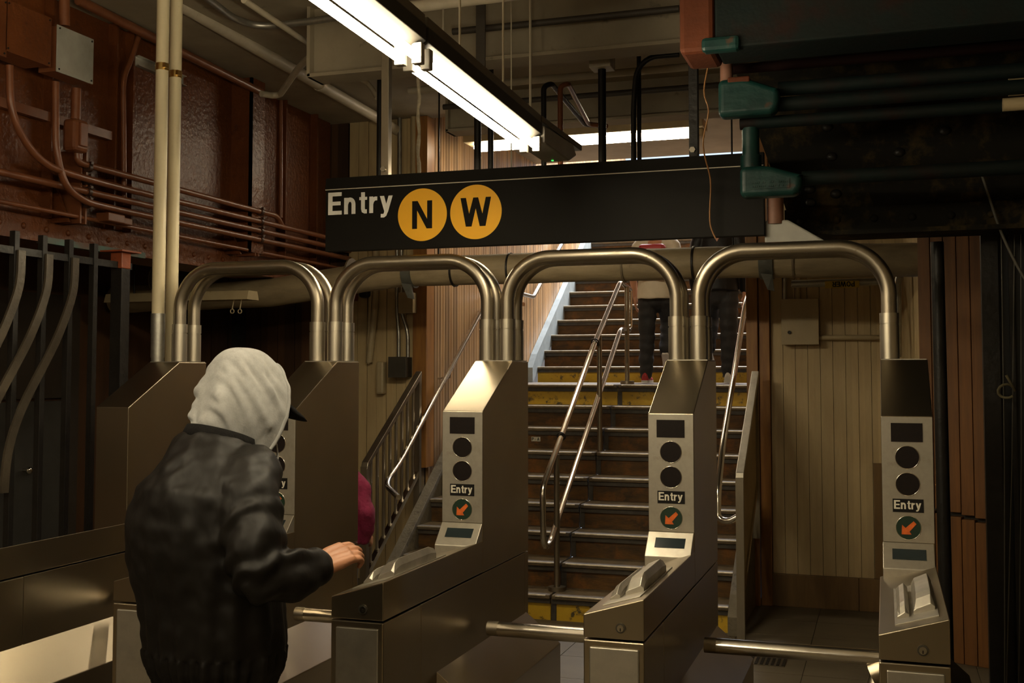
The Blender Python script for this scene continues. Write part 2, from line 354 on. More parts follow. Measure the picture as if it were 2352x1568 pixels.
# cream side wall stepping towards the viewer, then the dark red-brown boarded wall
p0 = Vector((.075, 8.25, 0)); p1 = Vector((.205, 7.35, 0)); p2 = Vector((.56, 6.92, 0))
mb = MB(); n_ = 8; d = (p1-p0)/n_
for i in range(n_):
    a = p0+d*i; b_ = p0+d*(i+.96); mb.prism([a, b_, b_+Vector((.06, 0, 0)), a+Vector((.06, 0, 0))], (0, 0, CZ))
struct('wall_side_cream', mb, CREAMB)
p1 = at(2112, 855, Y=7.0); p2 = at(2264, 855, Y=6.86); p1.z = p2.z = 0
mb = MB(); n_ = 5; d = (p2-p1)/n_; nn = Vector((-d.y, d.x, 0)).normalized()*.05
for i in range(n_):
    a = p1+d*i; b_ = p1+d*(i+.955)
    for z0, z1 in ((0, .85-.012*i), (.875-.012*i, CZ)):
        mb.prism([a+Vector((0, 0, z0)), b_+Vector((0, 0, z0)), b_+nn+Vector((0, 0, z0)), a+nn+Vector((0, 0, z0))], (0, 0, z1-z0), bev=.003)
struct('wall_side_boards', mb, WOODB)
struct('wall_side_core', MB().prism([p1+nn, p2+nn, p2+nn+Vector((1.3, 0, 0)), Vector((1.9, 8.2, 0)), p1+nn+Vector((.08, .3, 0))], (0, 0, CZ)), DARKW)
# door behind the railing (grey, round knob)
d_ = MB(); d_.box(-5.6, 5.65, 0, -5.55, 6.6, 1.45); dr = d_.build('door_1', DOORG, kind='structure')
WO['door_1'] = dr.location.copy()
k = MB(); kp = at(67, 1080, X=-5.5); k.cyl(kp, kp+Vector((-.05, 0, 0)), .012); k.ellipsoid(kp, (.022, .028, .028)); k.build('door_knob', CHROME, dr)
mb = MB(); mb.box(-5.6, 5.55, 0, -5.52, 5.64, 2.2); mb.box(-5.6, 6.61, 0, -5.52, 6.7, 2.2); mb.box(-5.6, 5.64, 1.47, -5.56, 6.61, 2.2); struct('trim_8', mb, DARKW)  # jambs, plus a dark panel painting the shade on the door's upper part

# ------------------------------------------------------------------ staircase
R, T, XL, XR, XJ = .172, .25, -3.32, -.965, -2.14
st = empty('staircase', (-2.14, 7.24, 0), 'worn brown stone staircase with metal nosings and yellow first and landing risers', 'stairs')
def step(y, z, x0, x1, deep, riser, split=True):
    s_ = MB(); lo = z-.06; zb = z-R
    for a, b_ in (((x0, XJ-.006), (XJ+.006, x1)) if split else ((x0, x1),)):
        s_.box(a, y, z-.030, b_, y+deep+.075, z, bev=.008)
    o = s_.build('tread', TREAD, st)
    s_ = MB()
    for a, b_ in (((x0, XJ-.006), (XJ+.006, x1)) if split else ((x0, x1),)):
        s_.box(a+.002, y+.032, zb, b_-.002, y+deep+.05, z-.03)
    s_.build('riser', riser, o)
    if split: B(XJ-.002, y+.027, zb, XJ+.034, y+.034, z-.03).build('joint_strip', NOSED, o)
    s_ = MB()
    for a, b_ in (((x0, XJ-.006), (XJ+.006, x1)) if split else ((x0, x1),)):
        s_.box(a+.001, y+.016, z-.060, b_-.001, y+.034, z-.029)
    s_.build('cove_band', NOSED, o)
    s_ = MB()
    for a, b_ in (((x0, XJ-.03), (XJ+.03, x1)) if split else ((x0, x1),)):
        s_.tube([(a+.004, y+.004, z-.009), (b_-.004, y+.004, z-.009)], .0085, 8)
    s_.build('nosing', NOSE, o)
for k in range(1, 9): step(7.24+T*(k-1), k*R, XL, XR, T, YELL if k == 1 else RISER)
step(7.24+T*8, 9*R, XL-.08, XR, 2.0-.10, YELL)
for i in range(12): step(11.12+T*i, (10+i)*R-.01, -3.43, XR, T, YELL if i == 0 else RISER, False)
# side curbs of the lower flight, sloped pale stringer of the upper one
def curb(x0, x1):
    m_ = MB()
    pr = [(x0, 7.18, 0), (x0, 7.18, .12), (x0, 7.30, .24), (x0, 8.9, .24+1.6*.688), (x0, 9.35, 1.62), (x0, 9.35, 0)]
    m_.prism(pr, (x1-x0, 0, 0), bev=.004); return m_
curb(-3.40, XL).build('curb', CONC, st); curb(XR, -.90).build('curb', CONC, st)
m_ = MB(); m_.prism([(-3.485, 10.95, 1.55), (-3.485, 10.95, 1.70), (-3.485, 11.1, 1.84), (-3.485, 14.2, 1.84+3.1*.688), (-3.485, 14.2, 3.4)], (.065, 0, 0)); m_.build('stringer', STRBL, st)
m_ = MB(); m_.prism([(-.95, 10.95, 1.55), (-.95, 10.95, 1.70), (-.95, 11.1, 1.84), (-.95, 14.2, 1.84+3.1*.688), (-.95, 14.2, 3.4)], (.06, 0, 0)); m_.build('stringer', STRBL, st)
m_ = MB(); m_.box(-3.9, 14.15, 3.4, -.5, 19, 3.6); struct('ground_street', m_, CONC)
# P!A sticker on one riser
sp = at(1231, 1008, Y=7.24+T*6+.032)
sk = empty('riser_sticker', sp, 'torn white sticker with black letters on a stair riser', 'sticker')
B(sp.x-.038, sp.y-.004, sp.z-.018, sp.x+.038, sp.y-.001, sp.z+.018).build('backing', LABELW, sk)
m_ = MB(); text(m_, 'P', (sp.x-.034, sp.y-.004, sp.z-.013), (1, 0, 0), (0, 0, 1), .026, .001); text(m_, 'A', (sp.x+.012, sp.y-.004, sp.z-.013), (1, 0, 0), (0, 0, 1), .026, .001)
text(m_, '|', (sp.x-.006, sp.y-.004, sp.z-.012), (1, 0, 0), (0, 0, 1), .02, .001); m_.build('lettering', LABELB, sk)
# centre handrail: one looped tube on three flanged posts
hr = empty('center_handrail', (-2.14, 7.4, .172), 'looped double steel handrail dividing the lower flight of stairs', 'handrail')
X_ = -2.15
loop = [(X_, 9.80, 2.385), (X_, 9.42, 2.43), (X_, 8.45, 1.84), (X_, 7.48, 1.154), (X_, 7.10, .893), (X_, 7.12, .500), (X_, 7.26, .500), (X_, 9.42, 2.02), (X_, 9.80, 2.02), (X_, 9.80, 2.385)]
MB().tube(fillet(loop, .07, 5), .021, 14).build('rail', CHROME, hr)
for (y, zf, zt) in ((7.40, .172, 1.09), (8.62, 4*R+.172, 1.94), (9.62, 9*R, 2.40)):
    p_ = MB(); p_.cyl((X_+.01, y, zf), (X_+.01, y, zt), .020).build('post', TUBEST, hr)
    p_ = MB(); p_.cyl((X_+.01, y, zf), (X_+.01, y, zf+.028), .060, 24).build('floor_flange', TUBEST, hr)
for (y, z) in ((7.55, 1.205), (8.52, 1.885)):
    p_ = MB(); q = [(X_+.028*math.cos(a), y-.010*math.sin(a), z+.026*math.sin(a)) for a in [i*2*PI/14 for i in range(14)]]
    p_.tube(q, .006, 6, closed=True).build('zip_tie', BLACKI, hr)
# wall handrails left
lh = empty('wall_handrail', (-3.38, 7.15, .82), 'slim steel pipe handrail climbing along the slatted wood wall', 'handrail')
MB().tube(fillet([(-3.16, 7.05, .80), (-3.38, 7.30, .86), (-3.38, 7.55, .98), (-3.38, 9.45, 2.29), (-3.38, 10.1, 2.42)], .12), .019, 14).build('rail', CHROME, lh)
for y, z in ((8.55, 1.66), (9.5, 2.26)):
    MB().tube([(-3.38, y, z), (-3.38, y, z-.05), (-3.485, y, z-.06)], .008, 8).build('bracket', CHROME, lh)
uh = empty('wall_handrail', (-3.4, 10.9, 2.4), 'upper steel handrail in daylight on the pale slatted wall', 'handrail')
a_ = at(1225, 682, X=-3.40); e_ = at(1170, 668, X=-3.40); b_ = at(1292, 556, X=-3.40); g_ = b_+(b_-a_)*1.3
MB().tube(fillet([e_, a_, g_], .06), .022, 14).build('rail', CHROME, uh)
mb = MB(); q = at(1200, 690, X=-3.43); mb.box(q.x-.055, q.y-.12, q.z-.05, q.x-.01, q.y+.12, q.z-.01, bev=.004); mb.build('bracket', WOODO, uh)
# right handrail with hooked end
rh = empty('pipe_handrail', (-1.02, 7.2, .7), 'bright steel pipe handrail hooked back at its lower end on the right', 'handrail')
MB().tube(fillet([(-1.03, 9.6, 2.50), (-1.03, 8.87, 2.18), (-1.03, 7.50, 1.16), (-1.03, 7.27, .88), (-1.03, 7.25, .72), (-.96, 7.22, .705), (-.90, 7.22, .74)], .10), .021, 14).build('rail', CHROME, rh)
# guard rails
def guard(x, lab, solid):
    g = empty('stair_guard_rail', (x, 7.1, 0), lab, 'railing', 'guard rails of the lower flight')
    z0, z1, ya, yb = 1.0, 1.63, 7.08, 8.02
    m_ = MB(); m_.prism([(x-.022, ya-.02, z0-.02), (x-.022, ya, z0+.03), (x-.022, yb, z1+.03), (x-.022, yb, z1-.02)], (.05, 0, 0), bev=.003); m_.build('top_rail', STEELF if solid else TUBEST, g)
    B(x-.022, ya-.02, 0, x+.026, ya+.03, z0).build('newel_post', TUBEST, g)
    B(x-.022, yb-.04, .5, x+.026, yb, z1).build('end_post', TUBEST, g)
    m_ = MB(); m_.prism([(x-.018, ya+.05, .24), (x-.018, ya+.05, .29), (x-.018, yb, .92), (x-.018, yb, .87)], (.036, 0, 0)); m_.build('bottom_rail', CHROME, g)
    if solid:
        m_ = MB(); m_.prism([(x-.006, ya+.02, .27), (x-.006, ya+.02, z0-.02), (x-.006, yb-.03, z1-.05), (x-.006, yb-.03, .9)], (.012, 0, 0)); m_.build('infill_panel', CREAM, g)
    else:
        n = 8
        for i in range(n):
            y = ya+.10+(yb-ya-.2)*i/(n-1); t = (y-ya)/(yb-ya)
            B(x-.008, y-.012, .26+.63*t, x+.008, y+.012, z0+.63*t, bev=.002).build('baluster', TUBEST, g)
    return g
guard(-3.43, 'steel guard rail with square balusters left of the stair foot', False)
guard(-.87, 'solid-panelled steel guard rail right of the stair foot', True)

# ------------------------------------------------------------------ turnstiles
PW = .178; PITCH = .864; X0 = -1.747
FY = 4.34
def turnstile(idx, label, blank=False, arms=True):
    x = X0+PITCH*(idx-3); t = empty('turnstile', (x+PW/2, 4.2, 0), label, 'turnstile', 'steel turnstiles in the row')
    # tower
    m_ = MB(); m_.prism([(x, FY, .836), (x, FY, 1.49), (x, 4.725, 1.70), (x, 4.955, 1.70), (x, 4.955, .836)], (PW, 0, 0)); tw = m_.build('tower', STEEL, t, bevel=.003)
    m_ = MB(); m_.box(x+.004, 4.73, 1.70, x+PW-.004, 4.95, 1.704); m_.build('top_plate', STEELF, tw)
    # sloped-top reader cabinet
    cx0, cx1, cy0 = x-.012, x+PW, 3.385
    m_ = MB(); m_.prism([(cx0, cy0, .838), (cx1, cy0, .838), (cx1, cy0, .964), (cx0, cy0, .908)], (0, FY-.001-cy0, 0)); cb = m_.build('cabinet_lid', STEEL, t, bevel=.003)
    m_ = MB(); m_.box(cx0, cy0, .02, cx1, 3.70, .832); m_.build('cabinet_front', STEEL, t, bevel=.004)
    m_ = MB(); m_.box(cx0+.02, cy0-.005, .10, cx1-.016, cy0, .812, bev=.004); m_.build('front_panel', STEELF, t)
    m_ = MB(); m_.box(x, 3.702, .02, cx1, 4.90, .832); m_.box(x, 4.903, .02, cx1-.001, 4.955, .832); m_.build('cabinet_side', STEEL, t, bevel=.002)
    # flared skirt on the lane side
    m_ = MB(); ys = 3.40 if blank else 3.84; m_.prism([(cx1-.02, ys, .58), (cx1+.145, ys+.06, .42), (cx1+.145, ys+.06, 0), (cx1-.02, ys, 0)], (0, 4.92-ys, 0)); m_.build('flared_skirt', STEEL, t, bevel=.003)
    # lock
    lz = .873; lx = cx0+.62*(cx1-cx0)
    m_ = MB(); m_.cyl((lx, cy0+.002, lz), (lx, cy0-.004, lz), .0155, 24); lk = m_.build('lock', mat('dark_lock_metal', (.10, .09, .07), .4, .8), cb); m_ = MB(); m_.cyl((lx, cy0-.004, lz), (lx, cy0-.0065, lz), .0105, 24); m_.build('cylinder', CHROME, cb)
    m_ = MB(); m_.box(lx-.0015, cy0-.0075, lz-.008, lx+.0015, cy0-.0058, lz+.001); m_.build('keyhole', BLACKP, lk)
    if arms:
        hx, hy, hz = x+.002, 4.285, .60
        m_ = MB(); m_.cyl((hx+.01, hy, hz-.01), (hx-.045, hy, hz-.035), .050, 28); hb = m_.build('hub', STEEL, t)
        s_ = math.sqrt(.5)
        for dx in ((-1, 0, 0), (-.22, .55, -.8), (-.22, -.35, -.9)):
            d = Vector(dx).normalized(); st_ = Vector((hx-.02, hy, hz+.028)) if dx[0] == -1 else Vector((hx-.03, hy, hz-.04))
            Ln = .625 if dx[0] == -1 else .46
            m_ = MB(); m_.cyl(st_, st_+d*(Ln-.045), .0285, 24); am = m_.build('arm', CHROME if dx[0] == -1 else TUBEST, t)
            m_ = MB(); m_.cyl(st_+d*(Ln-.045), st_+d*Ln, .0287, 24); m_.build('arm_cap', TUBEST, am)
    if blank: return t
    # face panel
    y = FY-.001
    m_ = MB(); m_.box(x+.001, FY-.004, 1.036, x+PW-.001, FY-.0005, 1.488); fp = m_.build('face_panel', STEELF, t, bevel=.001)
    y = FY-.004
    B(x+.034, y-.002, 1.398, x+.143, y, 1.466).build('display_window', BLACKP, fp)
    for z in (1.342, 1.2455):
        m_ = MB(); m_.cyl((x+.089, y, z), (x+.089, y-.002, z), .0405, 40); m_.build('lamp_lens', BLACKP, fp)
        m_ = MB(); m_.tube([(x+.089+.0415*math.cos(a), y-.001, z+.0415*math.sin(a)) for a in [i*2*PI/40 for i in range(40)]], .0014, 6, closed=True); m_.build('lens_ring', CHROME, fp)
    lb = B(x+.036, y-.0015, 1.144, x+.142, y, 1.192).build('entry_label', LABELB, fp)
    m_ = MB(); text(m_, 'Entry', (x+.0405, y-.0015, 1.1555), (1, 0, 0), (0, 0, 1), .0315, .0006, .045); m_.build('lettering', LABELW, lb)
    m_ = MB(); m_.cyl((x+.089, y, 1.089), (x+.089, y-.002, 1.089), .042, 40); gd = m_.build('arrow_disc', GREENL, fp)
    m_ = MB(); m_.tube([(x+.089+.0428*math.cos(a), y-.001, 1.089+.0428*math.sin(a)) for a in [i*2*PI/40 for i in range(40)]], .0013, 6, closed=True); m_.build('disc_ring', CHROME, gd)
    ax, az = x+.089, 1.089
    def A_(u, v): return (ax+u, y-.002, az+v)
    m_ = MB(); m_.prism([A_(-.024, -.024), A_(.010, -.024), A_(.003, -.014), A_(.027, .014), A_(.018, .024), A_(-.010, -.001), A_(-.022, .010)], (0, -.0012, 0)); m_.build('arrow', ORANGE, gd)
    # tilted readout housing
    wz = [(x-.001, FY, 1.036), (x-.001, FY-.082, .953), (x-.001, FY-.082, .905), (x-.001, FY-.001, .905)]
    m_ = MB(); m_.prism(wz, (PW-.0015, 0, 0)); wh = m_.build('readout_housing', STEELF, t, bevel=.0025)
    a = Vector((x, FY, 1.036)); dn = Vector((0, -.082, -.083)); nm = Vector((0, -.083, .082)).normalized()
    q = [a+Vector((.032, 0, 0))+dn*.27+nm*.0005, a+Vector((.147, 0, 0))+dn*.27+nm*.0005, a+Vector((.147, 0, 0))+dn*.66+nm*.0005, a+Vector((.032, 0, 0))+dn*.66+nm*.0005]
    MB().prism(q, nm*.0012).build('readout_screen', LCD, wh)
    # card swipe: two raised rails with a slot between, and a base plate
    def top(xx): return .908+(xx-cx0)/(cx1-cx0)*.056
    m_ = MB(); m_.prism([(cx0+.045, 3.45, top(cx0+.045)+.004), (cx0+.165, 3.45, top(cx0+.165)+.004), (cx0+.165, 4.0, top(cx0+.165)+.004), (cx0+.045, 4.02, top(cx0+.045)+.004)], (0, 0, -.006)); cr = m_.build('reader_plate', STEELF, t, bevel=.001)
    for xa, xb, h, ya, yb in ((.098, .158, .050, 3.54, 3.92), (.052, .086, .036, 3.52, 3.92)):
        a0, b0 = cx0+xa, cx0+xb; za, zb = top(a0)+.003, top(b0)+.003
        r0 = [(a0, ya, za), (b0, ya, zb), (b0, ya, zb+h*.30), (b0-.006, ya, zb+h*.42), (a0+.006, ya, za+h*.42), (a0, ya, za+h*.30)]
        def sec(yy, k_): return [(a0, yy, za), (b0, yy, zb), (b0, yy, zb+h*.55*k_), (b0-.012, yy, zb+h*k_), (a0+.008, yy, za+h*k_), (a0, yy, za+h*.6*k_)]
        m_ = MB(); rr = [sec(ya, .35), sec(ya+.03, .8), sec(ya+.06, 1.0), sec(yb-.05, 1.0), sec(yb, .75)]
        RR = [[m_.bm.verts.new(p) for p in r] for r in rr]
        for A, B_ in zip(RR, RR[1:]):
            for k in range(6): m_.bm.faces.new((A[k], A[(k+1) % 6], B_[(k+1) % 6], B_[k]))
        m_.bm.faces.new(RR[0][::-1]); m_.bm.faces.new(RR[-1])
        m_.build('swipe_rail', STEELF, cr, bevel=.0015)
    return t
turnstile(1, 'leftmost turnstile with a blank steel front and white pipes on its tower', blank=True, arms=False)
turnstile(2, 'entry turnstile partly hidden by the hooded person')
turnstile(3, 'entry turnstile right of the reaching hand, with a bright lit tower top')
turnstile(4, 'entry turnstile in front of the foot of the stairs, between two barrier arms')
turnstile(5, 'rightmost entry turnstile beside the brown boards, its tower top dark')
for i, lab in zip((1, 2, 3, 4), ('arched double steel tube leaping from the blank leftmost turnstile', 'arched double steel tube below the word Entry of the hanging sign',
                                  'arched double steel tube framing the middle of the stairs', 'arched double steel tube at the right, ending on the rightmost turnstile')):
    xa = X0+PITCH*(i-3)+.131; xb = X0+PITCH*(i-2)+.037
    hp = empty('tube_arch', (xa, 4.85, 1.704), lab, 'arch', 'steel tube arches over the lanes')
    for y in (4.79, 4.91):
        tb = MB().tube(fillet([(xa, y, 1.7055), (xa, y, 2.165), (xb, y, 2.165), (xb, y, 1.7055)], .20, 14), .031, 22).build('tube', TUBEST, hp)
        for xx in (xa, xb):
            cm = MB(); cm.cyl((xx, y, 1.705), (xx, y, 1.842), .0375, 28); cm.cyl((xx, y, 1.842), (xx, y, 1.848), .0345, 28); cm.cyl((xx, y, 1.848), (xx, y, 1.890), .0375, 28); cm.build('collar', COLLAR, tb)

# ------------------------------------------------------------------ hanging sign
SY = 4.9
sg = empty('entry_sign', (-1.54, SY, 2.24), 'long black hanging sign reading Entry with yellow N and W discs', 'sign')
pn = MB().box(-2.595, SY, 2.24, -.484, SY+.045, 2.545, bev=.003).build('panel', SIGNB, sg)
MB().prism([(-2.595, SY-.004, 2.545), (-2.595, SY+.004, 2.602), (-2.595, SY+.05, 2.606), (-2.595, SY+.05, 2.545)], (2.11, 0, 0)).build('header_channel', SIGNB, sg)
B(-2.594, SY-.006, 2.5415, -.485, SY-.001, 2.5455).build('white_stripe', LABELW, sg)
m_ = MB(); e0 = at(754, 494, Y=SY); e1 = at(905, 470, Y=SY); cap = at(753, 443, Y=SY).z-e0.z
lw = sum(GL[c_][0] for c_ in 'Entry')
text(m_, 'Entry', (e0.x, SY-.0005, e0.z), (1, 0, 0), (0, 0, 1), cap, .0015, ((e1.x-e0.x)/cap-lw)/4.6); m_.build('lettering', SIGNW, pn)
for (cx_, cy_, rx_, ch) in ((970, 493, 56.5, 'N'), (1093, 486.5, 59.5, 'W')):
    c0 = at(cx_, cy_, Y=SY); rad = (at(cx_+rx_, cy_, Y=SY).x-c0.x)
    m_ = MB(); m_.cyl((c0.x, SY, c0.z), (c0.x, SY-.002, c0.z), rad, 64); dc = m_.build('disc', SIGNY, pn)
    hgt = rad*1.06; wd = (.77 if ch == 'N' else 1.12)*hgt
    m_ = MB(); text(m_, ch, (c0.x-wd/2, SY-.002, c0.z-hgt/2), (1, 0, 0), (0, 0, 1), hgt, .001); m_.build('letter', SIGNB, dc)
for px in (886, 1594):
    q = at(px, 380 if px == 886 else 340, Y=SY+.03)
    hg = MB().box(q.x-.020, SY+.015, 2.60, q.x+.020, SY+.055, CZ, bev=.002).build('hanger_post', TUBEST if px == 886 else BLACKI, sg)
    MB().cyl((q.x-.004, SY+.016, 2.632), (q.x-.004, SY+.004, 2.632), .014, 6).build('bolt', CHROME, hg)
# dangling orange-brown wire in front of the sign
pts = [(1634, 120, 4.7), (1612, 215, 4.7), (1632, 250, 4.7), (1613, 320, 4.75), (1618, 360, 4.8), (1634, 410, 4.84), (1630, 480, 4.84), (1630, 520, 4.84), (1648, 556, 4.84)]
P_ = [at(a, b_, Y=y) for a, b_, y in pts]; sm = []
for i in range(len(P_)-1):
    for k in range(4): sm.append(P_[i].lerp(P_[i+1], k/4))
for _ in range(3): sm = [sm[0]]+[(sm[i-1]+sm[i]*2+sm[i+1])/4 for i in range(1, len(sm)-1)]+[sm[-1]]
tag(MB().tube(sm, .0035, 6).build('loose_wire', ORWIRE), 'thin orange wire dangling in front of the right half of the sign', 'wire')

# ------------------------------------------------------------------ fluorescent fixtures
def fixture(y0, y1, lab, c0=-1.152, sl=-.040, rods=True, group='fluorescent fixtures above the turnstiles', z=2.54):
    """narrow strip light: two bare tubes under a channel, running along the lane direction"""
    def cx(y): return c0+sl*y
    fx = empty('fluorescent_fixture', (cx((y0+y1)/2), (y0+y1)/2, z), lab, 'light', group)
    def bar(pr):                                   # cross-section (dx, z) swept along the fixture
        m_ = MB(); m_.prism([(cx(y0)+a, y0, b) for a, b in pr], (cx(y1)-cx(y0), y1-y0, 0)); return m_
    bar([(-.012, z+.034), (.012, z+.034), (.043, z+.052), (.043, z+.098), (-.043, z+.098), (-.043, z+.052)]).build('housing', mat('dark_fixture_enamel', (.030, .027, .022), .6, 0, (.022, .02, .016), 8, spec=.2), fx, bevel=.002)  # housing colour darkened to keep a shaded gap between the glaring tubes
    bar([(-.03, z+.099), (.040, z+.099), (.040, z+.130), (-.03, z+.130)]).build('channel', mat('grimy_channel', (.13, .11, .08), .5, .3), fx, bevel=.003)
    for q_ in (-1, 1):
        def X_(y): return cx(y)+q_*.027
        MB().cyl((X_(y0+.04), y0+.04, z), (X_(y1-.04), y1-.04, z), .0135, 16).build('tube', TUBEM, fx)
        for ya in (y0+.010, y1-.038):
            B(X_(ya)-.015, ya, z-.020, X_(ya)+.015, ya+.028, z+.040, bev=.003).build('socket', mat('socket_plastic', (.30, .28, .24), .5), fx)
    if rods:
        for ya in (y0+.4, y1-.4):
            MB().cyl((cx(ya), ya, z+.13), (cx(ya), ya, CZ), .004, 6).build('hanger_rod', CEILP, fx)
    return fx
fixture(2.93, 4.22, 'double-tube fluorescent fixture ending just before the sign')
fixture(1.62, 2.91, 'double-tube fluorescent fixture cut by the top edge of the photo')
fixture(.31, 1.60, 'double-tube fluorescent fixture nearest the viewer overhead')
fixture(-1.0, .29, 'double-tube fluorescent fixture behind the viewer')
for i, (c_, ya, lab) in enumerate(((-2.7, 1.35, 'added unseen strip light over the left passage, foremost of its row'), (-2.7, -.1, 'added unseen strip light over the left passage, rear of its row'),
        (-4.6, -1.2, 'added unseen strip light at the far left behind the viewer'))):
    fixture(ya, ya+1.29, lab, c_, 0, group='added strip lights behind the viewer', z=2.75)  # out-of-view lamps added to brighten the background and the wrapped pipe
em = empty('emergency_light', (-1.33, 4.5, 2.56), 'small sloped grey unit with a green light at the end of the fixture', 'lamp')
m_ = MB(); m_.prism([(-1.385, 4.225, 2.56), (-1.385, 4.225, 2.63), (-1.385, 4.66, 2.64), (-1.385, 4.72, 2.60), (-1.385, 4.60, 2.555)], (.115, 0, 0), bev=.006); m_.build('housing', mat('emergency_grey', (.20, .185, .16), .4), em)
m_ = MB(); q = at(1269, 368, Z=2.556); m_.ellipsoid((q.x, q.y, 2.556), (.006, .006, .004)); m_.build('indicator', LED, em)
B(-1.345, 4.225, 2.642, -1.275, 4.83, 2.668, bev=.004).build('channel_end', mat('grimy_channel', (.11, .095, .07)), em)
# fixture hanging across the lanes, hidden behind the sign
fx = empty('fluorescent_fixture', (-2.15, 5.4, 2.62), 'cross-lane strip light hidden behind the hanging sign', 'light')
MB().prism([(-2.8, 5.30, 2.635), (-2.8, 5.50, 2.635), (-2.8, 5.46, 2.665), (-2.8, 5.34, 2.665)], (1.3, 0, 0)).build('housing', mat('dusty_white_enamel', (.34, .32, .27)), fx)
for yy in (5.36, 5.44): MB().cyl((-2.75, yy, 2.612), (-1.55, yy, 2.612), .0145, 16).build('tube', TUBEM, fx)
for xx in (-2.5, -1.8): MB().cyl((xx, 5.4, 2.665), (xx, 5.4, CZ), .004, 6).build('hanger_rod', CEILP, fx)
# stair fixture
a_ = at(1090, 336, Y=8.62); b_ = at(1590, 312, Y=8.62)
fx = empty('fluorescent_fixture', ((a_.x+b_.x)/2, 8.62, 3.5), 'wide fluorescent fixture over the foot of the stairs behind the sign', 'light')
MB().box(a_.x-.06, 8.50, 3.53, b_.x+.10, 8.74, 3.60, bev=.006).build('housing', CREAM, fx)
MB().box(a_.x, 8.58, 3.475, b_.x, 8.68, 3.53, bev=.02).build('diffuser', TUBE2, fx)
B(b_.x+.01, 8.575, 3.47, b_.x+.09, 8.69, 3.53, bev=.01).build('end_cap', CREAM, fx)
for xx in (a_.x+.3, b_.x-.3): MB().cyl((xx, 8.62, 3.6), (xx, 8.62, 3.86), .01, 8).build('hanger_rod', CEILP, fx)

# ------------------------------------------------------------------ pipes
bp = empty('insulated_pipe', (-2, 7.12, 2.35), 'thick cream wrapped pipe spanning behind the steel arches', 'pipe')
path = [(-5.55, 7.12, 2.20), (-4.2, 7.12, 2.225), (-3.2, 7.12, 2.345), (-1, 7.12, 2.345), (.45, 7.12, 2.32)]
mb = MB(); pp = []
for i in range(61):
    t = i/60*(len(path)-1); k = min(int(t), len(path)-2); pp.append(Vector(path[k]).lerp(Vector(path[k+1]), t-k))
mb.tube(pp, .1, 28, rs=[.102+.006*noise.noise(Vector((i*.4, 0, 0))) for i in range(61)]); mb.build('wrapping', INSUL, bp)
def band(x, wdt, m, name, r=.112, droop=0):
    b_ = MB(); b_.tube([(x-wdt/2, 7.12, 2.343), (x+wdt/2, 7.12, 2.343)], r, 28)
    if droop: b_.prism([(x-.03, 7.02, 2.26), (x+.04, 7.02, 2.25), (x+.05, 7.05, 2.15), (x+.01, 7.04, 2.16)], (0, .02, 0))
    b_.build(name, m, bp)
xs = at(928, 625, Y=7.0).x; band(xs, .07, TAPE, 'tape_wrap', .112, 1)
xs = at(1757, 605, Y=7.0).x; band(xs, .085, TAPE, 'tape_wrap', .114, 1)
for px in (1030, 1425, 1587, 1820, 790, 340, 1160):
    band(at(px, 610, Y=7.0).x, .012, mat('seam_band', (.16, .12, .07), .6) if px in (1425, 1820, 790, 340) else BLACKI, 'strap', .111)
for xx in (-4.6, -2.9, -.9): MB().tube([(xx, 7.12, 2.44), (xx, 7.12, CZ)], .006, 6).build('hanger_rod', BLACKI, bp)
# white riser pipes on turnstile one
for px, Y_, zb, lab in ((368.5, 4.76, 1.704, 'front cream vertical pipe standing on the leftmost turnstile'), (399, 4.88, 1.704, 'rear cream vertical pipe beside its twin left of the first arch')):
    q = at(px, 400, Y=Y_)
    vp = empty('riser_pipe', (q.x, Y_, zb), lab, 'pipe', 'cream riser pipes at the left')
    if Y_ < 4.8:
        MB().cyl((q.x, Y_, zb+.23), (q.x, Y_, CZ), .0315, 24).build('pipe', PIPEC, vp)
        cm = MB(); cm.cyl((q.x, Y_, zb), (q.x, Y_, zb+.14), .031, 24); cm.cyl((q.x, Y_, zb+.02), (q.x, Y_, zb+.225), .0335, 24); cm.cyl((q.x, Y_, zb+.14), (q.x, Y_, zb+.24), .035, 24); cm.build('coupling', GALV, vp)
    else: MB().cyl((q.x, Y_, zb), (q.x, Y_, CZ), .0315, 24).build('pipe', PIPEC, vp)
    zc = at(px, 155 if Y_ < 4.8 else 172, Y=Y_).z
    cm = MB(); cm.cyl((q.x, Y_, zc-.018), (q.x, Y_, zc+.018), .0345, 24); cm.box(q.x+.03, Y_-.04, zc-.012, q.x+.045, Y_-.01, zc+.012); cm.build('clamp', BRASS, vp)
sa = at(310, 150, Y=4.45); sb = at(420, 190, Y=5.0)
s1 = Vector((sa.x-.02, 4.62, 3.04)); s1 = at(310, 150, X=-3.60); s2 = at(420, 198, X=-3.48)
m_ = MB(); d = (s2-s1); u_ = Vector((0, 0, .045)); n_ = Vector((.03, -.01, 0))
for o_, th in ((Vector((0, 0, 0)), u_),): m_.prism([s1, s1+u_, s1+u_+n_*.1, s1+n_*.1], d)
m_.prism([s1+u_, s1+u_+n_, s1+u_*1.08+n_, s1+u_*1.08], d); m_.prism([s1, s1+n_, s1-u_*.08+n_, s1-u_*.08], d)
tag(m_.build('strut_channel', GALV), 'short metal strut channel clamped behind the cream riser pipes', 'bracket')
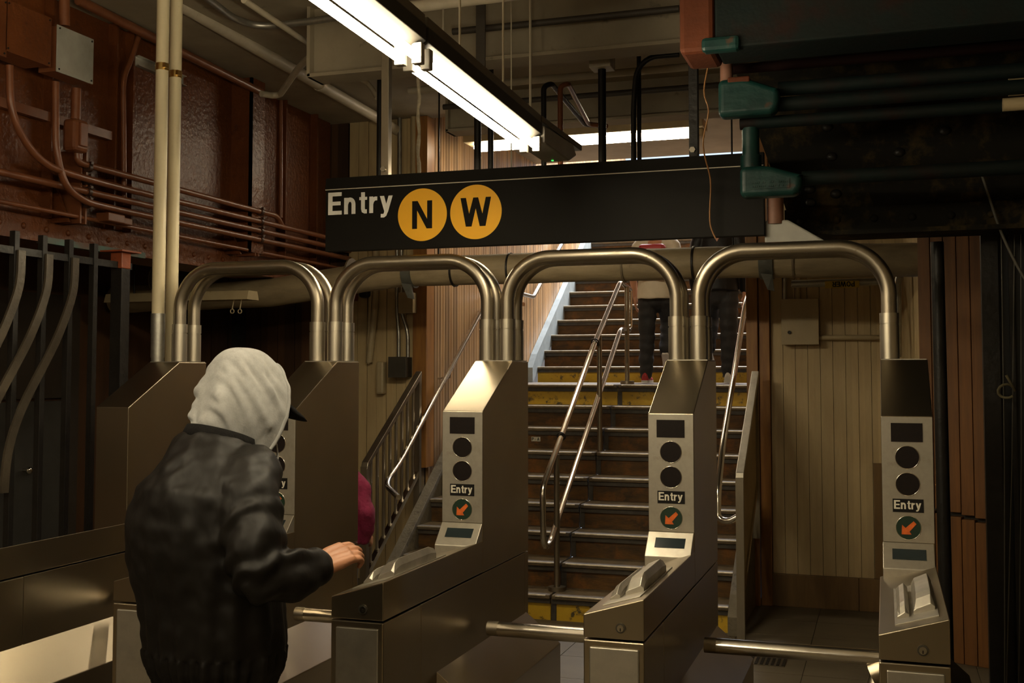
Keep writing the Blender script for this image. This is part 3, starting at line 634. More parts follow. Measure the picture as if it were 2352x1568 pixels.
# long cream pipe under the ceiling along the girder
cp = empty('ceiling_pipe', (-3.7, 6, 3.6), 'cream pipe running along the ceiling edge above the brown girder', 'pipe')
a_ = at(380, -10, X=-3.72); b_ = at(868, 272, X=-3.72); b2 = Vector((-3.72, 8.24, b_.z-.02))
MB().tube([a_, b_, b2], .040, 18).build('pipe', CEILP, cp)
q = at(735, 195, X=-3.72); m_ = MB(); m_.cyl(q+Vector((0, -.02, 0)), q+Vector((0, .02, 0)), .047, 18); m_.box(q.x-.01, q.y-.015, q.z+.04, q.x+.01, q.y+.015, CZ); m_.build('hanger', CEILP, cp)
def pipe(name, pts, r, m, lab, cat='pipe', group=None, fil=.12, seg=12):
    return tag(MB().tube(fillet(pts, fil, 7), r, seg).build(name, m), lab, cat, group)
CB = 3.60
pipe('ceiling_conduit', [at(455, -20, Z=CB), at(540, 45, Z=CB), at(600, 62, Z=CB), at(790, 40, Z=CB), at(1000, -10, Z=CB)], .020, GALV, 'bare metal conduit curving across the ceiling at upper left', 'conduit', fil=.3)
pipe('ceiling_conduit', [at(560, 0, Z=CB-.05), at(850, 195, Z=CB-.05), at(866, 225, Z=3.45)], .017, CEILP, 'thin painted conduit sloping along the ceiling left of the lights', 'conduit')
pipe('ceiling_conduit', [at(600, 215, X=-4.0), at(640, 222, X=-3.95), at(690, 150, Z=CB), at(720, 125, Z=CB), at(830, 95, Z=CB)], .022, CEILP, 'cream conduit bending up from the girder to the ceiling', 'conduit', fil=.15)
pipe('ceiling_conduit', [at(930, 18, Y=5.0), at(1560, -60, Y=5.0)], .03, CEILP, 'grey conduit crossing the top edge of the photo', 'conduit')
pipe('ceiling_conduit', [at(1040, 73, Y=5.5), at(1560, 20, Y=5.5)], .018, mat('dark_conduit_paint', (.05, .04, .028), .6), 'dark thin conduit along the face of the near beam', 'conduit')
pipe('ceiling_conduit', [(-2.9, 6.6, 3.47), (-.2, 6.6, 3.47)], .024, CEILP, 'cream conduit under the ceiling between the two beams', 'conduit')
pipe('ceiling_conduit', [(-2.9, 7.2, 3.50), (-.2, 7.2, 3.50)], .020, mat('dark_conduit_paint', (.05, .04, .028)), 'dark conduit behind the cream one between the two beams', 'conduit')
# black and brown drop pipes behind the sign
def drop(px, py, Y_, r, m, lab, ztop=CZ, zbot=2.0):
    q = at(px, py, Y=Y_); return tag(MB().cyl((q.x, Y_, zbot), (q.x, Y_, ztop), r, 16).build('drop_pipe', m), lab, 'pipe', 'black pipes dropping behind the sign')
drop(1383, 250, 5.9, .022, BLACKI, 'black drop pipe hanging from the square box bracket', zbot=2.45)
drop(1097, 340, 5.9, .020, BLACKI, 'black drop pipe nearest the left end of the stair light', zbot=2.45)
drop(1127, 320, 6.1, .017, BLACKI, 'black drop pipe just right of the leftmost one under the tubes', zbot=2.45)
drop(1468, 250, 5.9, .012, BLACKI, 'thin straight black drop pipe paired with a bent one', zbot=2.45)
q = at(1455, 300, Y=5.86); q2 = at(1478, 140, Y=5.86); q3 = at(1560, 125, Y=5.86)
pipe('bent_conduit', [(q.x, 5.86, 2.45), (q.x, 5.86, 3.10), q2+Vector((-.03, 0, .02)), q3], .015, BLACKI, 'black conduit bending right at the top beside the thin drop pipe', 'conduit')
q = at(1383, 147, Y=5.9); tag(MB().box(q.x-.06, 5.84, q.z-.03, q.x+.06, 5.96, q.z+.05, bev=.004).build('junction_box', CEILP), 'small painted ceiling box carrying a black drop pipe', 'box')
q = at(872, 300, Y=6.0); drop(872, 300, 6.2, .018, BLACKI, 'slim black drop pipe just left of the left sign hanger', zbot=2.45)
for i, (px0, px1, m, lab) in enumerate(((1249, 1343, BLACKI, 'dark conduit with a hairpin bend left of its brown twin'), (1287, 1352, BROWNC, 'brown conduit with a hairpin bend right of the dark one'))):
    Y_ = 6.2; a_ = at(px0, 300, Y=Y_); b_ = at(px0+3, 198, Y=Y_); c_ = at(px1, 285, Y=Y_+.9)
    pipe('hairpin_conduit', [(a_.x, Y_, 2.5), (a_.x, Y_, b_.z), (b_.x+.03, Y_+.03, b_.z+.02), c_, c_+Vector((.1, .1, 0))], .016, m if i == 0 else BROWNC, lab, 'conduit', fil=.035)
# rods and rope
for px, y0, y1, r, lab in ((1018, 0, 160, .005, 'thin brown hanger rod above the light joint'), (1218, 120, 300, .005, 'thin hanger rod clipped to the near beam flange')):
    a_ = at(px, y0, Y=5.45); b_ = at(px, y1, Y=5.45); tag(MB().cyl((a_.x, 5.45, b_.z), (a_.x, 5.45, CZ), r+.002, 8).build('hanger_rod', CEILP), lab, 'rod')
a_ = at(1105, 60, Y=5.40); tag(B(a_.x-.025, 5.39, at(1105, 185, Y=5.4).z, a_.x+.025, 5.40, CZ).build('hanger_strap', mat('dark_conduit_paint', (.05, .04, .028))), 'flat dark hanger strap crossing the near beam', 'strap')
a_ = at(961, 395, Y=5.02); rp = [Vector((a_.x+.004*math.sin(i*1.3), 5.02, 2.60+(CZ-2.60)*i/30)) for i in range(31)]
tag(MB().tube(rp, .009, 8, rs=[.008+.003*abs(math.sin(i*2.1)) for i in range(31)]).build('rope', ROPEM), 'dusty rope hanging from the ceiling to the top of the sign', 'rope')

# ------------------------------------------------------------------ brown riveted girder (left)
GX = -4.3
g = empty('steel_girder', (GX, 5.5, 2.3), 'big glossy red-brown riveted steel girder high along the left side', 'girder')
B(GX-.02, 2.0, 2.355, GX, 8.19, CZ-.003).build('web', BROWN, g)
m_ = MB(); m_.box(GX-.18, 2.0, 2.33, GX+.14, 8.19, 2.355); m_.box(GX, 2.0, 2.355, GX+.014, 8.19, 2.48)
def rivet(m_, c, r=.017): m_.ellipsoid(c, (.011, r, r), u=10, v=6)
y = 2.2
while y < 8.1: rivet(m_, (GX+.014, y, 2.42)); y += .17
m_.build('bottom_flange', RUSTC if 0 else BROWN, g)
B(GX+.10, 4.75, 2.325, GX+.145, 5.6, 2.358).build('paint_band', mat('faded_teal_paint', (.05, .16, .15), .6, 0, (.12, .05, .03), 6), g)
for px in (95, 243, 283, 530, 640, 712):
    yy = at(px, 430, X=GX).y
    m_ = MB(); wd = .10 if px in (530, 283) else .05
    m_.box(GX, yy, 2.48, GX+(.16 if px == 530 else .06), yy+.016, CZ-.004); m_.box(GX, yy+.016, 2.48, GX+.012, yy+wd, CZ-.004)
    if px == 530: m_.box(GX+.14, yy, 2.48, GX+.16, yy+.17, CZ-.004)
    z = 2.6
    while z < 3.6: rivet(m_, (GX+.012, yy+wd*.6, z), .011); z += .18
    m_.build('stiffener', BROWN, g)
# knee plates at the pipes brackets
for yy in (4.95, 6.65):
    m_ = MB(); m_.prism([(GX, yy, 2.46), (GX+.13, yy, 2.46), (GX+.04, yy, 2.66), (GX, yy, 2.66)], (0, .02, 0)); m_.build('knee_plate', BROWN, g)
CXn = -4.12; sp_ = []
zs_ = (2.768, 2.700, 2.635, 2.572)
def cond(pts, lab, r=.019): return pipe('brown_conduit', pts, r, BROWNC, lab, 'conduit', 'brown conduits along the girder', fil=.35, seg=12)
cond([at(175, 300, X=CXn), at(178, 370, X=CXn), at(190, 376, X=CXn), (CXn, 7.05, zs_[0]), (CXn, 7.12, zs_[0]-.06)], 'topmost long brown conduit, leaving the foot of the ribbed fitting')
XF = CXn+.05
cond([at(22, 150, X=XF), at(24, 270, X=XF), at(90, 375, X=XF), at(180, 405, X=XF), (CXn, 5.25, zs_[1]), (CXn, 6.9, zs_[1]), (CXn, 8.2, zs_[1])], 'brown conduit curving down from the left box, second in the run')
cond([(CXn, 3.4, zs_[2]), (CXn, 8.2, zs_[2])], 'straight brown conduit entering at the left edge, third in the run')
cond([at(128, 188, X=XF), at(128, 350, X=XF), at(150, 430, X=XF), at(195, 463, X=XF), (CXn, 5.3, zs_[3]), (CXn, 6.9, zs_[3]), (CXn, 8.2, zs_[3])], 'brown conduit curving down beside the grey box, lowest in the run')
cond([(CXn-.04, 3.4, 2.50), (CXn-.04, 8.2, 2.49)], 'straight brown conduit below the bracketed four', .012)
cond([at(645, 500, X=CXn-.05), at(645, 230, X=CXn-.05)], 'vertical brown conduit rising right of the deep stiffener', .014)
cond([at(285, 460, X=CXn-.1), at(283, 180, X=CXn-.1), at(300, 140, X=CXn-.1), at(320, 80, X=CXn-.1)], 'vertical brown conduit rising behind the cream riser pipes', .016)
cond([at(180, 0, X=CXn-.02), at(600, 212, X=CXn-.02)], 'thick brown conduit slanting below the ceiling to the corner bend', .028)
for px in (192, 590):
    q = at(px, 380 if px == 192 else 480, X=CXn-.03)
    m_ = MB(); m_.box(GX+.015, q.y-.03, 2.46, CXn-.022, q.y-.018, 2.86); m_.box(GX+.015, q.y+.012, 2.46, CXn-.022, q.y+.024, 2.86)
    br = tag(m_.build('conduit_rack', BROWNC), 'upright brown rack strut holding the conduits, %s' % ('below the grey box' if px == 192 else 'near the deep stiffener'), 'bracket', 'rack struts for the conduits'); WO[br.name] = br.location.copy()
    for z in zs_:
        c_ = MB(); c_.cyl((CXn, q.y-.012, z), (CXn, q.y+.012, z), .026, 14); c_.box(CXn+.012, q.y-.01, z+.016, CXn+.03, q.y+.01, z+.03); c_.build('clamp', mat('dark_clamp', (.05, .02, .01), .4), br)
# ribbed fitting below the grey box
q0 = at(175, 350, X=-4.1); q1 = at(175, 275, X=-4.1)
m_ = MB(); m_.box(q0.x-.05, q0.y-.055, q0.z, q0.x+.04, q0.y+.055, q1.z, bev=.02); m_.box(q0.x+.04, q0.y-.03, q0.z+.03, q0.x+.052, q0.y+.03, q1.z-.02, bev=.004)
m_.cyl((q0.x, q0.y-.01, q1.z), (q0.x, q0.y-.01, at(165, 200, X=-4.1).z), .026, 16)
tag(m_.build('conduit_fitting', BROWNC), 'brown upright conduit body between the grey box and the conduits', 'conduit fitting')
def gbox(c0, c1, dx, m, lab, name):
    """box standing off the girder, front face through two pixel corners"""
    a = at(*c0, X=-4.02); b_ = at(*c1, X=-4.02); e = empty(name, (-4.1, a.y, b_.z), lab, 'box')
    B(-4.02-dx, a.y, b_.z, -4.025, b_.y, a.z, bev=.004).build('body', BROWNC, e)
    cv = B(-4.025, a.y-.004, b_.z-.004, -4.018, b_.y+.004, a.z+.004, bev=.002).build('cover', m, e)
    s_ = MB()
    for yy in (a.y+.012, b_.y-.012):
        for zz in (a.z-.012, b_.z+.012): s_.cyl((-4.019, yy, zz), (-4.014, yy, zz), .005, 8)
    s_.build('screws', BLACKI, cv); return e
gbox((133, 58), (212, 192), .12, GREYP, 'pale grey electrical box mounted on the brown girder', 'electrical_box')
gbox((16, 0), (115, 152), .16, BROWN, 'brown electrical box at the top left corner', 'electrical_box')
gbox((-60, -30), (13, 130), .16, BROWN, 'brown electrical box cut by the left edge of the photo', 'electrical_box')
q = at(268, 500, X=-4.1); m_ = MB(); m_.box(q.x-.07, q.y-.09, q.z-.03, q.x+.02, q.y+.05, q.z+.02, bev=.006); m_.box(q.x-.06, q.y+.055, q.z-.03, q.x+.01, q.y+.13, q.z+.01, bev=.006)
tag(m_.build('small_fitting', BROWNC), 'low brown box fitting under the conduit run behind the red-capped post', 'box')
a_ = at(100, 165, X=-4.2); tag(B(GX+.014, a_.y-.6, 3.0, GX+.05, 5.4, 3.05).build('mounting_channel', BROWNC), 'brown horizontal channel behind the electrical boxes', 'channel')
pipe('brown_conduit', [at(148, 60, X=-4.12), at(148, -40, X=-4.12)], .028, BROWNC, 'short vertical brown conduit rising from the grey box', 'conduit')

# ------------------------------------------------------------------ black iron railing at left
FX = -3.85
fe = empty('iron_fence', (FX, 4.6, 0), 'black iron railing with outward curving flat bars at the left edge', 'railing')
B(FX-.012, 3.2, 2.20, FX+.012, 5.06, 2.235).build('top_bar', BLACKI, fe)
MB().cyl((FX, 3.2, .72), (FX, 5.0, .72), .010, 10).build('lower_bar', BLACKI, fe)
for i in range(8):
    y = 4.765-.184*i
    B(FX-.016, y-.016, 0, FX+.016, y+.016, 2.31, bev=.002).build('picket', BLACKI, fe)
for i in range(8):
    y = 4.765-.184*(i+1)+.02
    path = [Vector((FX+.022, y, 2.22)), Vector((FX+.022, y, 2.08)), Vector((FX+.02, y-.03, 1.98)), Vector((FX+.02, y-.12, 1.80)), Vector((FX+.02, y-.25, 1.62)), Vector((FX+.02, y-.36, 1.46)), Vector((FX+.02, y-.43, 1.28)), Vector((FX+.02, y-.44, 1.1))]
    sm = []
    for a, b_ in zip(path, path[1:]):
        for k in range(4): sm.append(a.lerp(b_, k/4))
    sm.append(path[-1])
    for _ in range(4): sm = [sm[0]]+[(sm[j-1]+sm[j]*2+sm[j+1])/4 for j in range(1, len(sm)-1)]+[sm[-1]]
    m_ = MB(); rings = []
    for j, p in enumerate(sm):
        t = (sm[min(j+1, len(sm)-1)]-sm[max(j-1, 0)]).normalized(); n_ = Vector((1, 0, 0)).cross(t).normalized()*.023; x_ = Vector((.006, 0, 0))
        rings.append([p-n_-x_, p+n_-x_, p+n_+x_, p-n_+x_])
    m_.loft(rings)
    for f_ in m_.bm.faces: f_.smooth = False
    m_.build('curved_bar', BLACKF, fe)
po = empty('fence_post', (FX, 4.97, 0), 'square black post with an orange-red cap ending the railing', 'post')
B(FX-.035, 4.945, 0, FX+.035, 5.015, 2.20, bev=.003).build('shaft', BLACKI, po)
m_ = MB(); m_.box(FX-.037, 4.943, 2.20, FX+.037, 5.017, 2.285, bev=.004); m_.box(FX-.07, 4.90, 2.285, FX+.07, 5.06, 2.293); m_.build('cap', RUSTC, po)
tag(B(FX-.05, 5.03, 0, FX-.02, 5.06, 2.2).build('fence_post', BLACKI), 'slim dark post standing just behind the red-capped one', 'post')
# under the girder, further back
q = at(548, 780, Y=7.9); tag(B(q.x-.04, 7.86, 0, q.x+.04, 7.94, 2.29).build('column', BLACKI), 'black column under the girder left of the first arch', 'column')
a_ = at(400, 672, Y=6.6); b_ = at(575, 690, Y=6.6)
lt = empty('strip_fixture', (-4.5, 6.6, 2.2), 'unlit cream strip fixture under the girder seen through the first arch', 'light')
m_ = MB(); m_.prism([(-5.2, 6.55, 2.14), (-5.2, 6.70, 2.14), (-5.2, 6.68, 2.20), (-5.2, 6.57, 2.20)], (1.15, 0, 0)); m_.build('housing', CREAM, lt)
for xx in (-5.0, -4.5): MB().cyl((xx, 6.62, 2.2), (xx, 6.62, CZ), .006, 8).build('hanger_rod', BLACKI, lt)
for dx in (0, .07):
    m_ = MB(); p_ = at(537+dx*250, 715, Y=6.6); m_.tube([(p_.x+.014*math.cos(a), 6.58, p_.z+.014*math.sin(a)) for a in [i*2*PI/12 for i in range(12)]], .004, 6, closed=True); m_.cyl((p_.x, 6.58, p_.z+.014), (p_.x, 6.6, 2.14), .004, 6); m_.build('hook', CREAM, lt)

# ------------------------------------------------------------------ conduits and boxes on the cream boards left of stairs
def onwall(px, py, off=.04): return at(px, py, Y=8.25-off)
q = onwall(863, 640); pipe('wall_conduit', [onwall(863, 560), onwall(863, 690), onwall(848, 832)], .028, CREAM, 'thick cream conduit with peeling paint on the boards left of the stairs', 'conduit')
m_ = MB(); a_ = onwall(880, 830); b_ = onwall(880, 905); m_.box(a_.x-.045, 8.17, b_.z, a_.x+.02, 8.24, a_.z, bev=.015)
tag(m_.build('conduit_fitting', CREAM), 'cream elongated conduit body below the thick cream conduit', 'conduit fitting')
pipe('wall_conduit', [onwall(852, 650), onwall(846, 835)], .018, CREAM, 'slim cream conduit left of the thick one', 'conduit')
pipe('wall_conduit', [onwall(912, 550, .05), onwall(912, 720, .05), onwall(916, 760, .05), onwall(916, 820, .05)], .014, GALV, 'left shiny metal conduit entering the dark square box', 'conduit', 'shiny conduits above the dark box')
pipe('wall_conduit', [onwall(922, 550, .05), onwall(922, 720, .05), onwall(937, 760, .05), onwall(937, 820, .05)], .014, GALV, 'right shiny metal conduit swerving into the dark square box', 'conduit', 'shiny conduits above the dark box')
def wbox(px0, py0, px1, py1, d, m, name, lab):
    a = at(px0, py0, Y=8.25-d); b_ = at(px1, py1, Y=8.25-d); e = empty(name, (a.x, 8.24, b_.z), lab, 'box')
    B(a.x, 8.25-d, b_.z, b_.x, 8.243, a.z, bev=.003).build('body', m, e)
    B(a.x-.003, 8.25-d-.006, b_.z-.003, b_.x+.003, 8.25-d, a.z+.003, bev=.002).build('cover', m, e); return e
wbox(916, 672, 948, 718, .13, CREAM, 'junction_box', 'small cream junction box above the dark one, left of the slatted wall')
wbox(893, 820, 932, 866, .13, mat('dark_bronze_paint', (.055, .048, .036), .4), 'junction_box', 'dark square junction box under two shiny conduits')
e = empty('wall_horn', onwall(830, 660), 'black and orange fitting on the boards behind the first arch', 'fitting')
a_ = onwall(838, 655, .06); B(a_.x-.04, 8.15, a_.z-.1, a_.x+.05, 8.24, a_.z+.08, bev=.02).build('body', BLACKI, e)
a_ = onwall(813, 665, .06); B(a_.x-.05, 8.15, a_.z-.09, a_.x+.02, 8.24, a_.z+.1, bev=.01).build('orange_body', RUSTC, e)
for px, y0, y1, lab in ((918, 200, 560, 'left grey conduit rising up the boards behind the sign'), (950, 190, 560, 'brown conduit bending at the ceiling above the boards')):
    a_ = onwall(px, y0); b_ = onwall(px, y1); pipe('wall_conduit', [b_, a_, onwall(px-45, y0-15)], .018 if px == 918 else .024, GALV if px == 918 else CREAM, lab, 'conduit')
# boxes right of the stairs
e = wbox(1795, 688, 1880, 790, .10, CREAM, 'breaker_box', 'cream breaker box on the boards right of the stairs')
q = at(1813, 763, Y=8.14); MB().cyl((q.x, 8.144, q.z), (q.x, 8.13, q.z), .012, 10).build('lock', BLACKI, e)
pipe('wall_conduit', [at(1802, 690, Y=8.2), at(1802, 610, Y=8.2)], .016, GALV, 'shiny conduit rising from the breaker box to the wrapped pipe', 'conduit')
pipe('wall_conduit', [at(1832, 690, Y=8.2), at(1832, 610, Y=8.2)], .018, CREAM, 'cream conduit rising from the breaker box', 'conduit')
pipe('wall_conduit', [at(1880, 775, Y=8.2), at(2030, 775, Y=8.2)], .018, CREAM, 'cream conduit leaving the breaker box sideways', 'conduit')
pipe('wall_conduit', [at(1818, 652, Y=7.9), at(2020, 646, Y=7.9)], .026, GALV, 'thick metal conduit running right below the wrapped pipe', 'conduit')
pt = empty('power_tag', at(1935, 653, Y=7.87), 'yellow tag with upside-down black lettering on the thick conduit', 'tag')
a_ = at(1895, 646, Y=7.87); b_ = at(1974, 660, Y=7.87); B(a_.x, 7.868, b_.z, b_.x, 7.872, a_.z).build('plate', YTAG, pt)
m_ = MB(); text(m_, 'POWER', (b_.x-.03, 7.8678, a_.z-.004), (-1, 0, 0), (0, 0, -1), -(b_.z-a_.z)*.75, .001); m_.build('lettering', LABELB, pt)
pipe('wall_conduit', [at(2082, 600, Y=7.6), at(2062, 640, Y=7.6), at(2062, 820, Y=7.6)], .024, GALV, 'grey conduit behind the right leg of the last arch', 'conduit')
nb = empty('notice_board', (.16, 7.6, 1.7), 'white printed notice in a frame on the side wall at right', 'notice')
ca = [at(2092, 712, Y=7.9), at(2112, 682, Y=7.45), at(2112, 822, Y=7.45), at(2092, 822, Y=7.9)]
m_ = MB(); m_.prism(ca, (.008, 0, 0)); m_.build('frame', CREAM, nb)
m_ = MB()
c0, c1, c2, c3 = ca
def bl(u, v): return (c0.lerp(c1, u)).lerp(c3.lerp(c2, u), v)+Vector((-.003, 0, 0))
m_.prism([bl(.2, .1), bl(.85, .1), bl(.85, .98), bl(.2, .98)], (-.002, 0, 0)); m_.build('paper', mat('notice_paper', (.42, .42, .38), .6), nb)
m_ = MB()
for i in range(16):
    v = .16+.05*i; m_.prism([bl(.26, v)+Vector((-.003, 0, 0)), bl(.78, v)+Vector((-.003, 0, 0)), bl(.78, v+.02)+Vector((-.003, 0, 0)), bl(.26, v+.02)+Vector((-.003, 0, 0))], (-.001, 0, 0))
m_.build('printed_lines', mat('notice_ink', (.12, .12, .11), .6), nb)
# grate in the floor
q0 = at(1733, 1503, Z=0); q1 = at(1790, 1530, Z=0); gr = empty('floor_grate', ((q0.x+q1.x)/2, (q0.y+q1.y)/2, 0), 'small dark floor grate beyond the right barrier arm', 'grate')
B(q0.x-.01, q1.y-.01, 0, q1.x+.03, q0.y+.01, .003).build('frame', TUBEST, gr)
m_ = MB()
for i in range(7):
    xx = q0.x+(q1.x+.02-q0.x)*i/6; m_.box(xx-.008, q1.y, .003, xx+.008, q0.y, .006)
m_.build('bars', BLACKI, gr)

# ------------------------------------------------------------------ overhead steel at the right
RG = empty('grimy_girder', (.3, 5.25, 2.3), 'dark grimy riveted girder crossing the upper right', 'girder')
YG = 5.25
e0 = at(1669, 109, Y=YG); e1 = at(1813, 502, Y=YG); xr = 1.88
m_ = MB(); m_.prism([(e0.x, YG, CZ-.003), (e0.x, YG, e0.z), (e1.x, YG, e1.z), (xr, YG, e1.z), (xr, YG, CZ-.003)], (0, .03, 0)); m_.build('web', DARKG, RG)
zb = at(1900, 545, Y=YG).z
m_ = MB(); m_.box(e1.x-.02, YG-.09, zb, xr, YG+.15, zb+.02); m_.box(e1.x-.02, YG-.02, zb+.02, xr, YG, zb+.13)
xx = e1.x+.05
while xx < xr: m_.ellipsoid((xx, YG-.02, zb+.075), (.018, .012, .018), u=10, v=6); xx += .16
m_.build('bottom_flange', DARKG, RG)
for px, py in ((1900, 292), (1910, 360), (2065, 350), (1862, 465), (1920, 445), (1860, 435), (2170, 300)):
    q = at(px, py, Y=YG); m_ = MB(); m_.ellipsoid((q.x, YG, q.z), (.026, .016, .022), u=12, v=8); m_.build('rivet', BLACKI, RG)
def run(name, pa, pb, Y_, r, m, lab, cat='conduit'):
    a = at(*pa, Y=Y_); z = a.z; return tag(MB().tube([(a.x, Y_, z), (1.85, Y_, z)], r, 16).build(name, m), lab, cat, 'dark conduits on the upper right steel')
# near duct with orange end
Yd = 4.35
a_ = at(1560, 124, Y=Yd); b_ = at(1640, 124, Y=Yd)
du = empty('steel_duct', (a_.x, Yd, a_.z), 'deep painted steel beam with an orange end at the top right', 'beam')
B(a_.x, Yd, a_.z, b_.x, Yd+.26, CZ-.01, bev=.02).build('orange_end', mat('faded_orange_paint', (.10, .026, .009), .7, 0, (.06, .016, .006), 5, bump=.2, spec=.2), du)
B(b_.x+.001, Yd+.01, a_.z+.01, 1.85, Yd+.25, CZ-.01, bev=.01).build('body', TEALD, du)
B(b_.x-.05, Yd-.012, a_.z-.002, b_.x+.10, Yd+.05, a_.z+.055, bev=.016).build('teal_smear', TEALM, du)
# vertical run of conduit stepping down
def vseg(px, y0, y1, Y_, r, m, nm, lab, collar=None):
    a = at(px, y0, Y=Y_); b = at(px, y1, Y=Y_)
    if y0 < 150: a.z = CZ-.002
    e = empty(nm, (a.x, Y_, b.z), lab, 'conduit'); MB().cyl((a.x, Y_, b.z), (a.x, Y_, a.z), r, 20).build('pipe', m, e)
    if collar: MB().cyl((a.x, Y_, b.z), (a.x, Y_, b.z+(a.z-b.z)*.32), r*1.22, 20).build('coupling', m, e)
    return e
PINKP = mat('pinkish_primer_paint', (.22, .10, .065), .6, 0, (.15, .07, .04), 14)
vseg(1668, 105, 190, 4.75, .022, PINKP, 'vertical_conduit', 'pinkish vertical conduit above the upper teal conduit body', 1)
vseg(1724, 295, 388, 4.75, .036, TEALM, 'vertical_conduit', 'teal vertical conduit between the two teal conduit bodies', 1)
vseg(1780, 440, 515, 4.95, .036, PINKP, 'vertical_conduit', 'pinkish vertical conduit below the lettered teal conduit body')
def lb(px0, py0, px1, py1, Y_, m, lab, dy=.09):
    a = at(px0, py0, Y=Y_); b = at(px1, py1, Y=Y_); e = empty('elbow_fitting', (a.x, Y_, b.z), lab, 'conduit fitting')
    w_, h_ = b.x-a.x, a.z-b.z
    MB().prism([(a.x, Y_, b.z), (a.x, Y_, a.z), (a.x+w_*.45, Y_, a.z), (b.x-.02, Y_, a.z-h_*.30), (b.x, Y_, a.z-h_*.35), (b.x, Y_, b.z+h_*.25), (b.x-.02, Y_, b.z)], (0, dy, 0), bev=.024, seg=6).build('body', m, e)
    return e, a, b
u_, ua, ub = lb(1648, 182, 1790, 258, 4.60, TEALM, 'upper teal conduit body painted orange on top')
B(ua.x+.04, 4.60, ua.z-.02, ua.x+.13, 4.68, ua.z+.005, bev=.006).build('orange_top', mat('faded_orange_paint', (.13, .038, .016)), u_)
v_, va, vb = lb(1698, 382, 1842, 446, 4.60, TEALM, 'lower teal conduit body with raised illegible lettering')
pa = (va.x+(vb.x-va.x)*.18); m_ = MB()
m_.box(pa, 4.596, vb.z+.03, pa+.155, 4.60, vb.z+.068); 
for r_ in range(2):
    for i in range(18):
        if random.random() < .8:
            xx = pa+.006+i*.008; zz = vb.z+.036+r_*.016; m_.box(xx, 4.593, zz, xx+.005, 4.597, zz+.004+.005*random.random())
m_.build('raised_lettering', TEALM, v_)
a_ = at(1757, 508, Y=4.95); b_ = at(1885, 545, Y=4.95)
e = empty('elbow_fitting', (a_.x, 4.95, b_.z), 'pale grey sloped conduit body behind the right end of the sign', 'conduit fitting')
MB().prism([(a_.x, 4.93, b_.z-.03), (a_.x, 4.93, a_.z), (a_.x+.10, 4.93, a_.z), (b_.x+.04, 4.93, b_.z-.03)], (0, .09, 0), bev=.008).build('body', GREYP, e)
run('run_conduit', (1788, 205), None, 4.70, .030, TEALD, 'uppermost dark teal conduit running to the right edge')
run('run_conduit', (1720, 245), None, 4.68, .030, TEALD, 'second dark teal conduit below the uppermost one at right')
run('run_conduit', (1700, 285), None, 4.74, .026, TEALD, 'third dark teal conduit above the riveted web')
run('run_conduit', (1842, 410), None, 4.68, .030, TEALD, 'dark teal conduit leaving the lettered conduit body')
run('run_conduit', (1680, 160), None, 4.9, .022, mat('dark_red_paint', (.010, .0028, .002), .8, spec=.1), 'dark red conduit at the top right')
for px, py, r in ((2318, 205, .034), (2305, 245, .026)):
    q = at(px, py-8, Y=4.66); tag(MB().tube([(q.x, 4.69, q.z), (1.84, 4.69, q.z)], r, 16).build('pipe_sleeve', CREAM), 'cream painted sleeve at the right edge, %s' % ('upper of the pair' if py == 205 else 'lower of the pair'), 'pipe')
# black pole in front of the boards
q = at(2155, 700, Y=5.6); q2 = at(2172, 1300, Y=5.6)
tag(MB().tube([(q.x, 5.6, zb), (q2.x, 5.6, 0)], .030, 12).build('black_pole', BLACKI), 'black pole from floor to girder in front of the brown boards', 'pole')
# dark gate with cords at the far right
gt = empty('black_gate', (.75, 5.4, 0), 'black barred gate in shadow at the right edge', 'gate')
a_ = at(2278, 900, Y=5.5); B(a_.x-.035, 5.47, 0, a_.x+.035, 5.53, CZ-.01).build('stile', BLACKI, gt)
for i in range(9):
    xx = a_.x+.09+.065*i; B(xx-.010, 5.49, .05, xx+.010, 5.51, 3.0).build('bar', BLACKI, gt)
B(a_.x, 5.52, 0, 1.85, 5.54, CZ-.01).build('back_panel', mat('gate_black', (.008, .008, .008), .6), gt)
for px0, px1, lab in ((2300, 2308, 'leftmost thin cord hanging beside the black gate'), (2330, 2312, 'thin cord crossing another beside the black gate'), (2345, 2340, 'rightmost thin cord at the right edge')):
    a_ = at(px0, 560, Y=5.4); b_ = at(px1, 1568, Y=5.4); tag(MB().tube([a_+Vector((0, 0, .9)), a_, a_.lerp(b_, .5)+Vector((.006, 0, 0)), b_, b_+Vector((0, 0, -.06))], .003, 6).build('cord', mat('grey_cord', (.07, .065, .05), .7)), lab, 'cord')
q = at(2312, 898, Y=5.37); rp = [q+Vector((.035*math.cos(a), .012*math.sin(a*2), .03*math.sin(a))) for a in [i*.5 for i in range(12)]]
tag(MB().tube([q+Vector((0, 0, .07))]+rp, .006, 8).build('rope_knot', mat('olive_rope', (.12, .10, .05), .9)), 'knot of frayed olive rope tied on the cords at right', 'rope')
pipe('slack_cable', [at(2255, 400, Y=5.2), at(2300, 540, Y=5.2), at(2352, 640, Y=5.2), at(2400, 700, Y=5.2)], .006, mat('grey_cord', (.07, .065, .05)), 'slack dark cable sagging down to the right edge', 'cable')

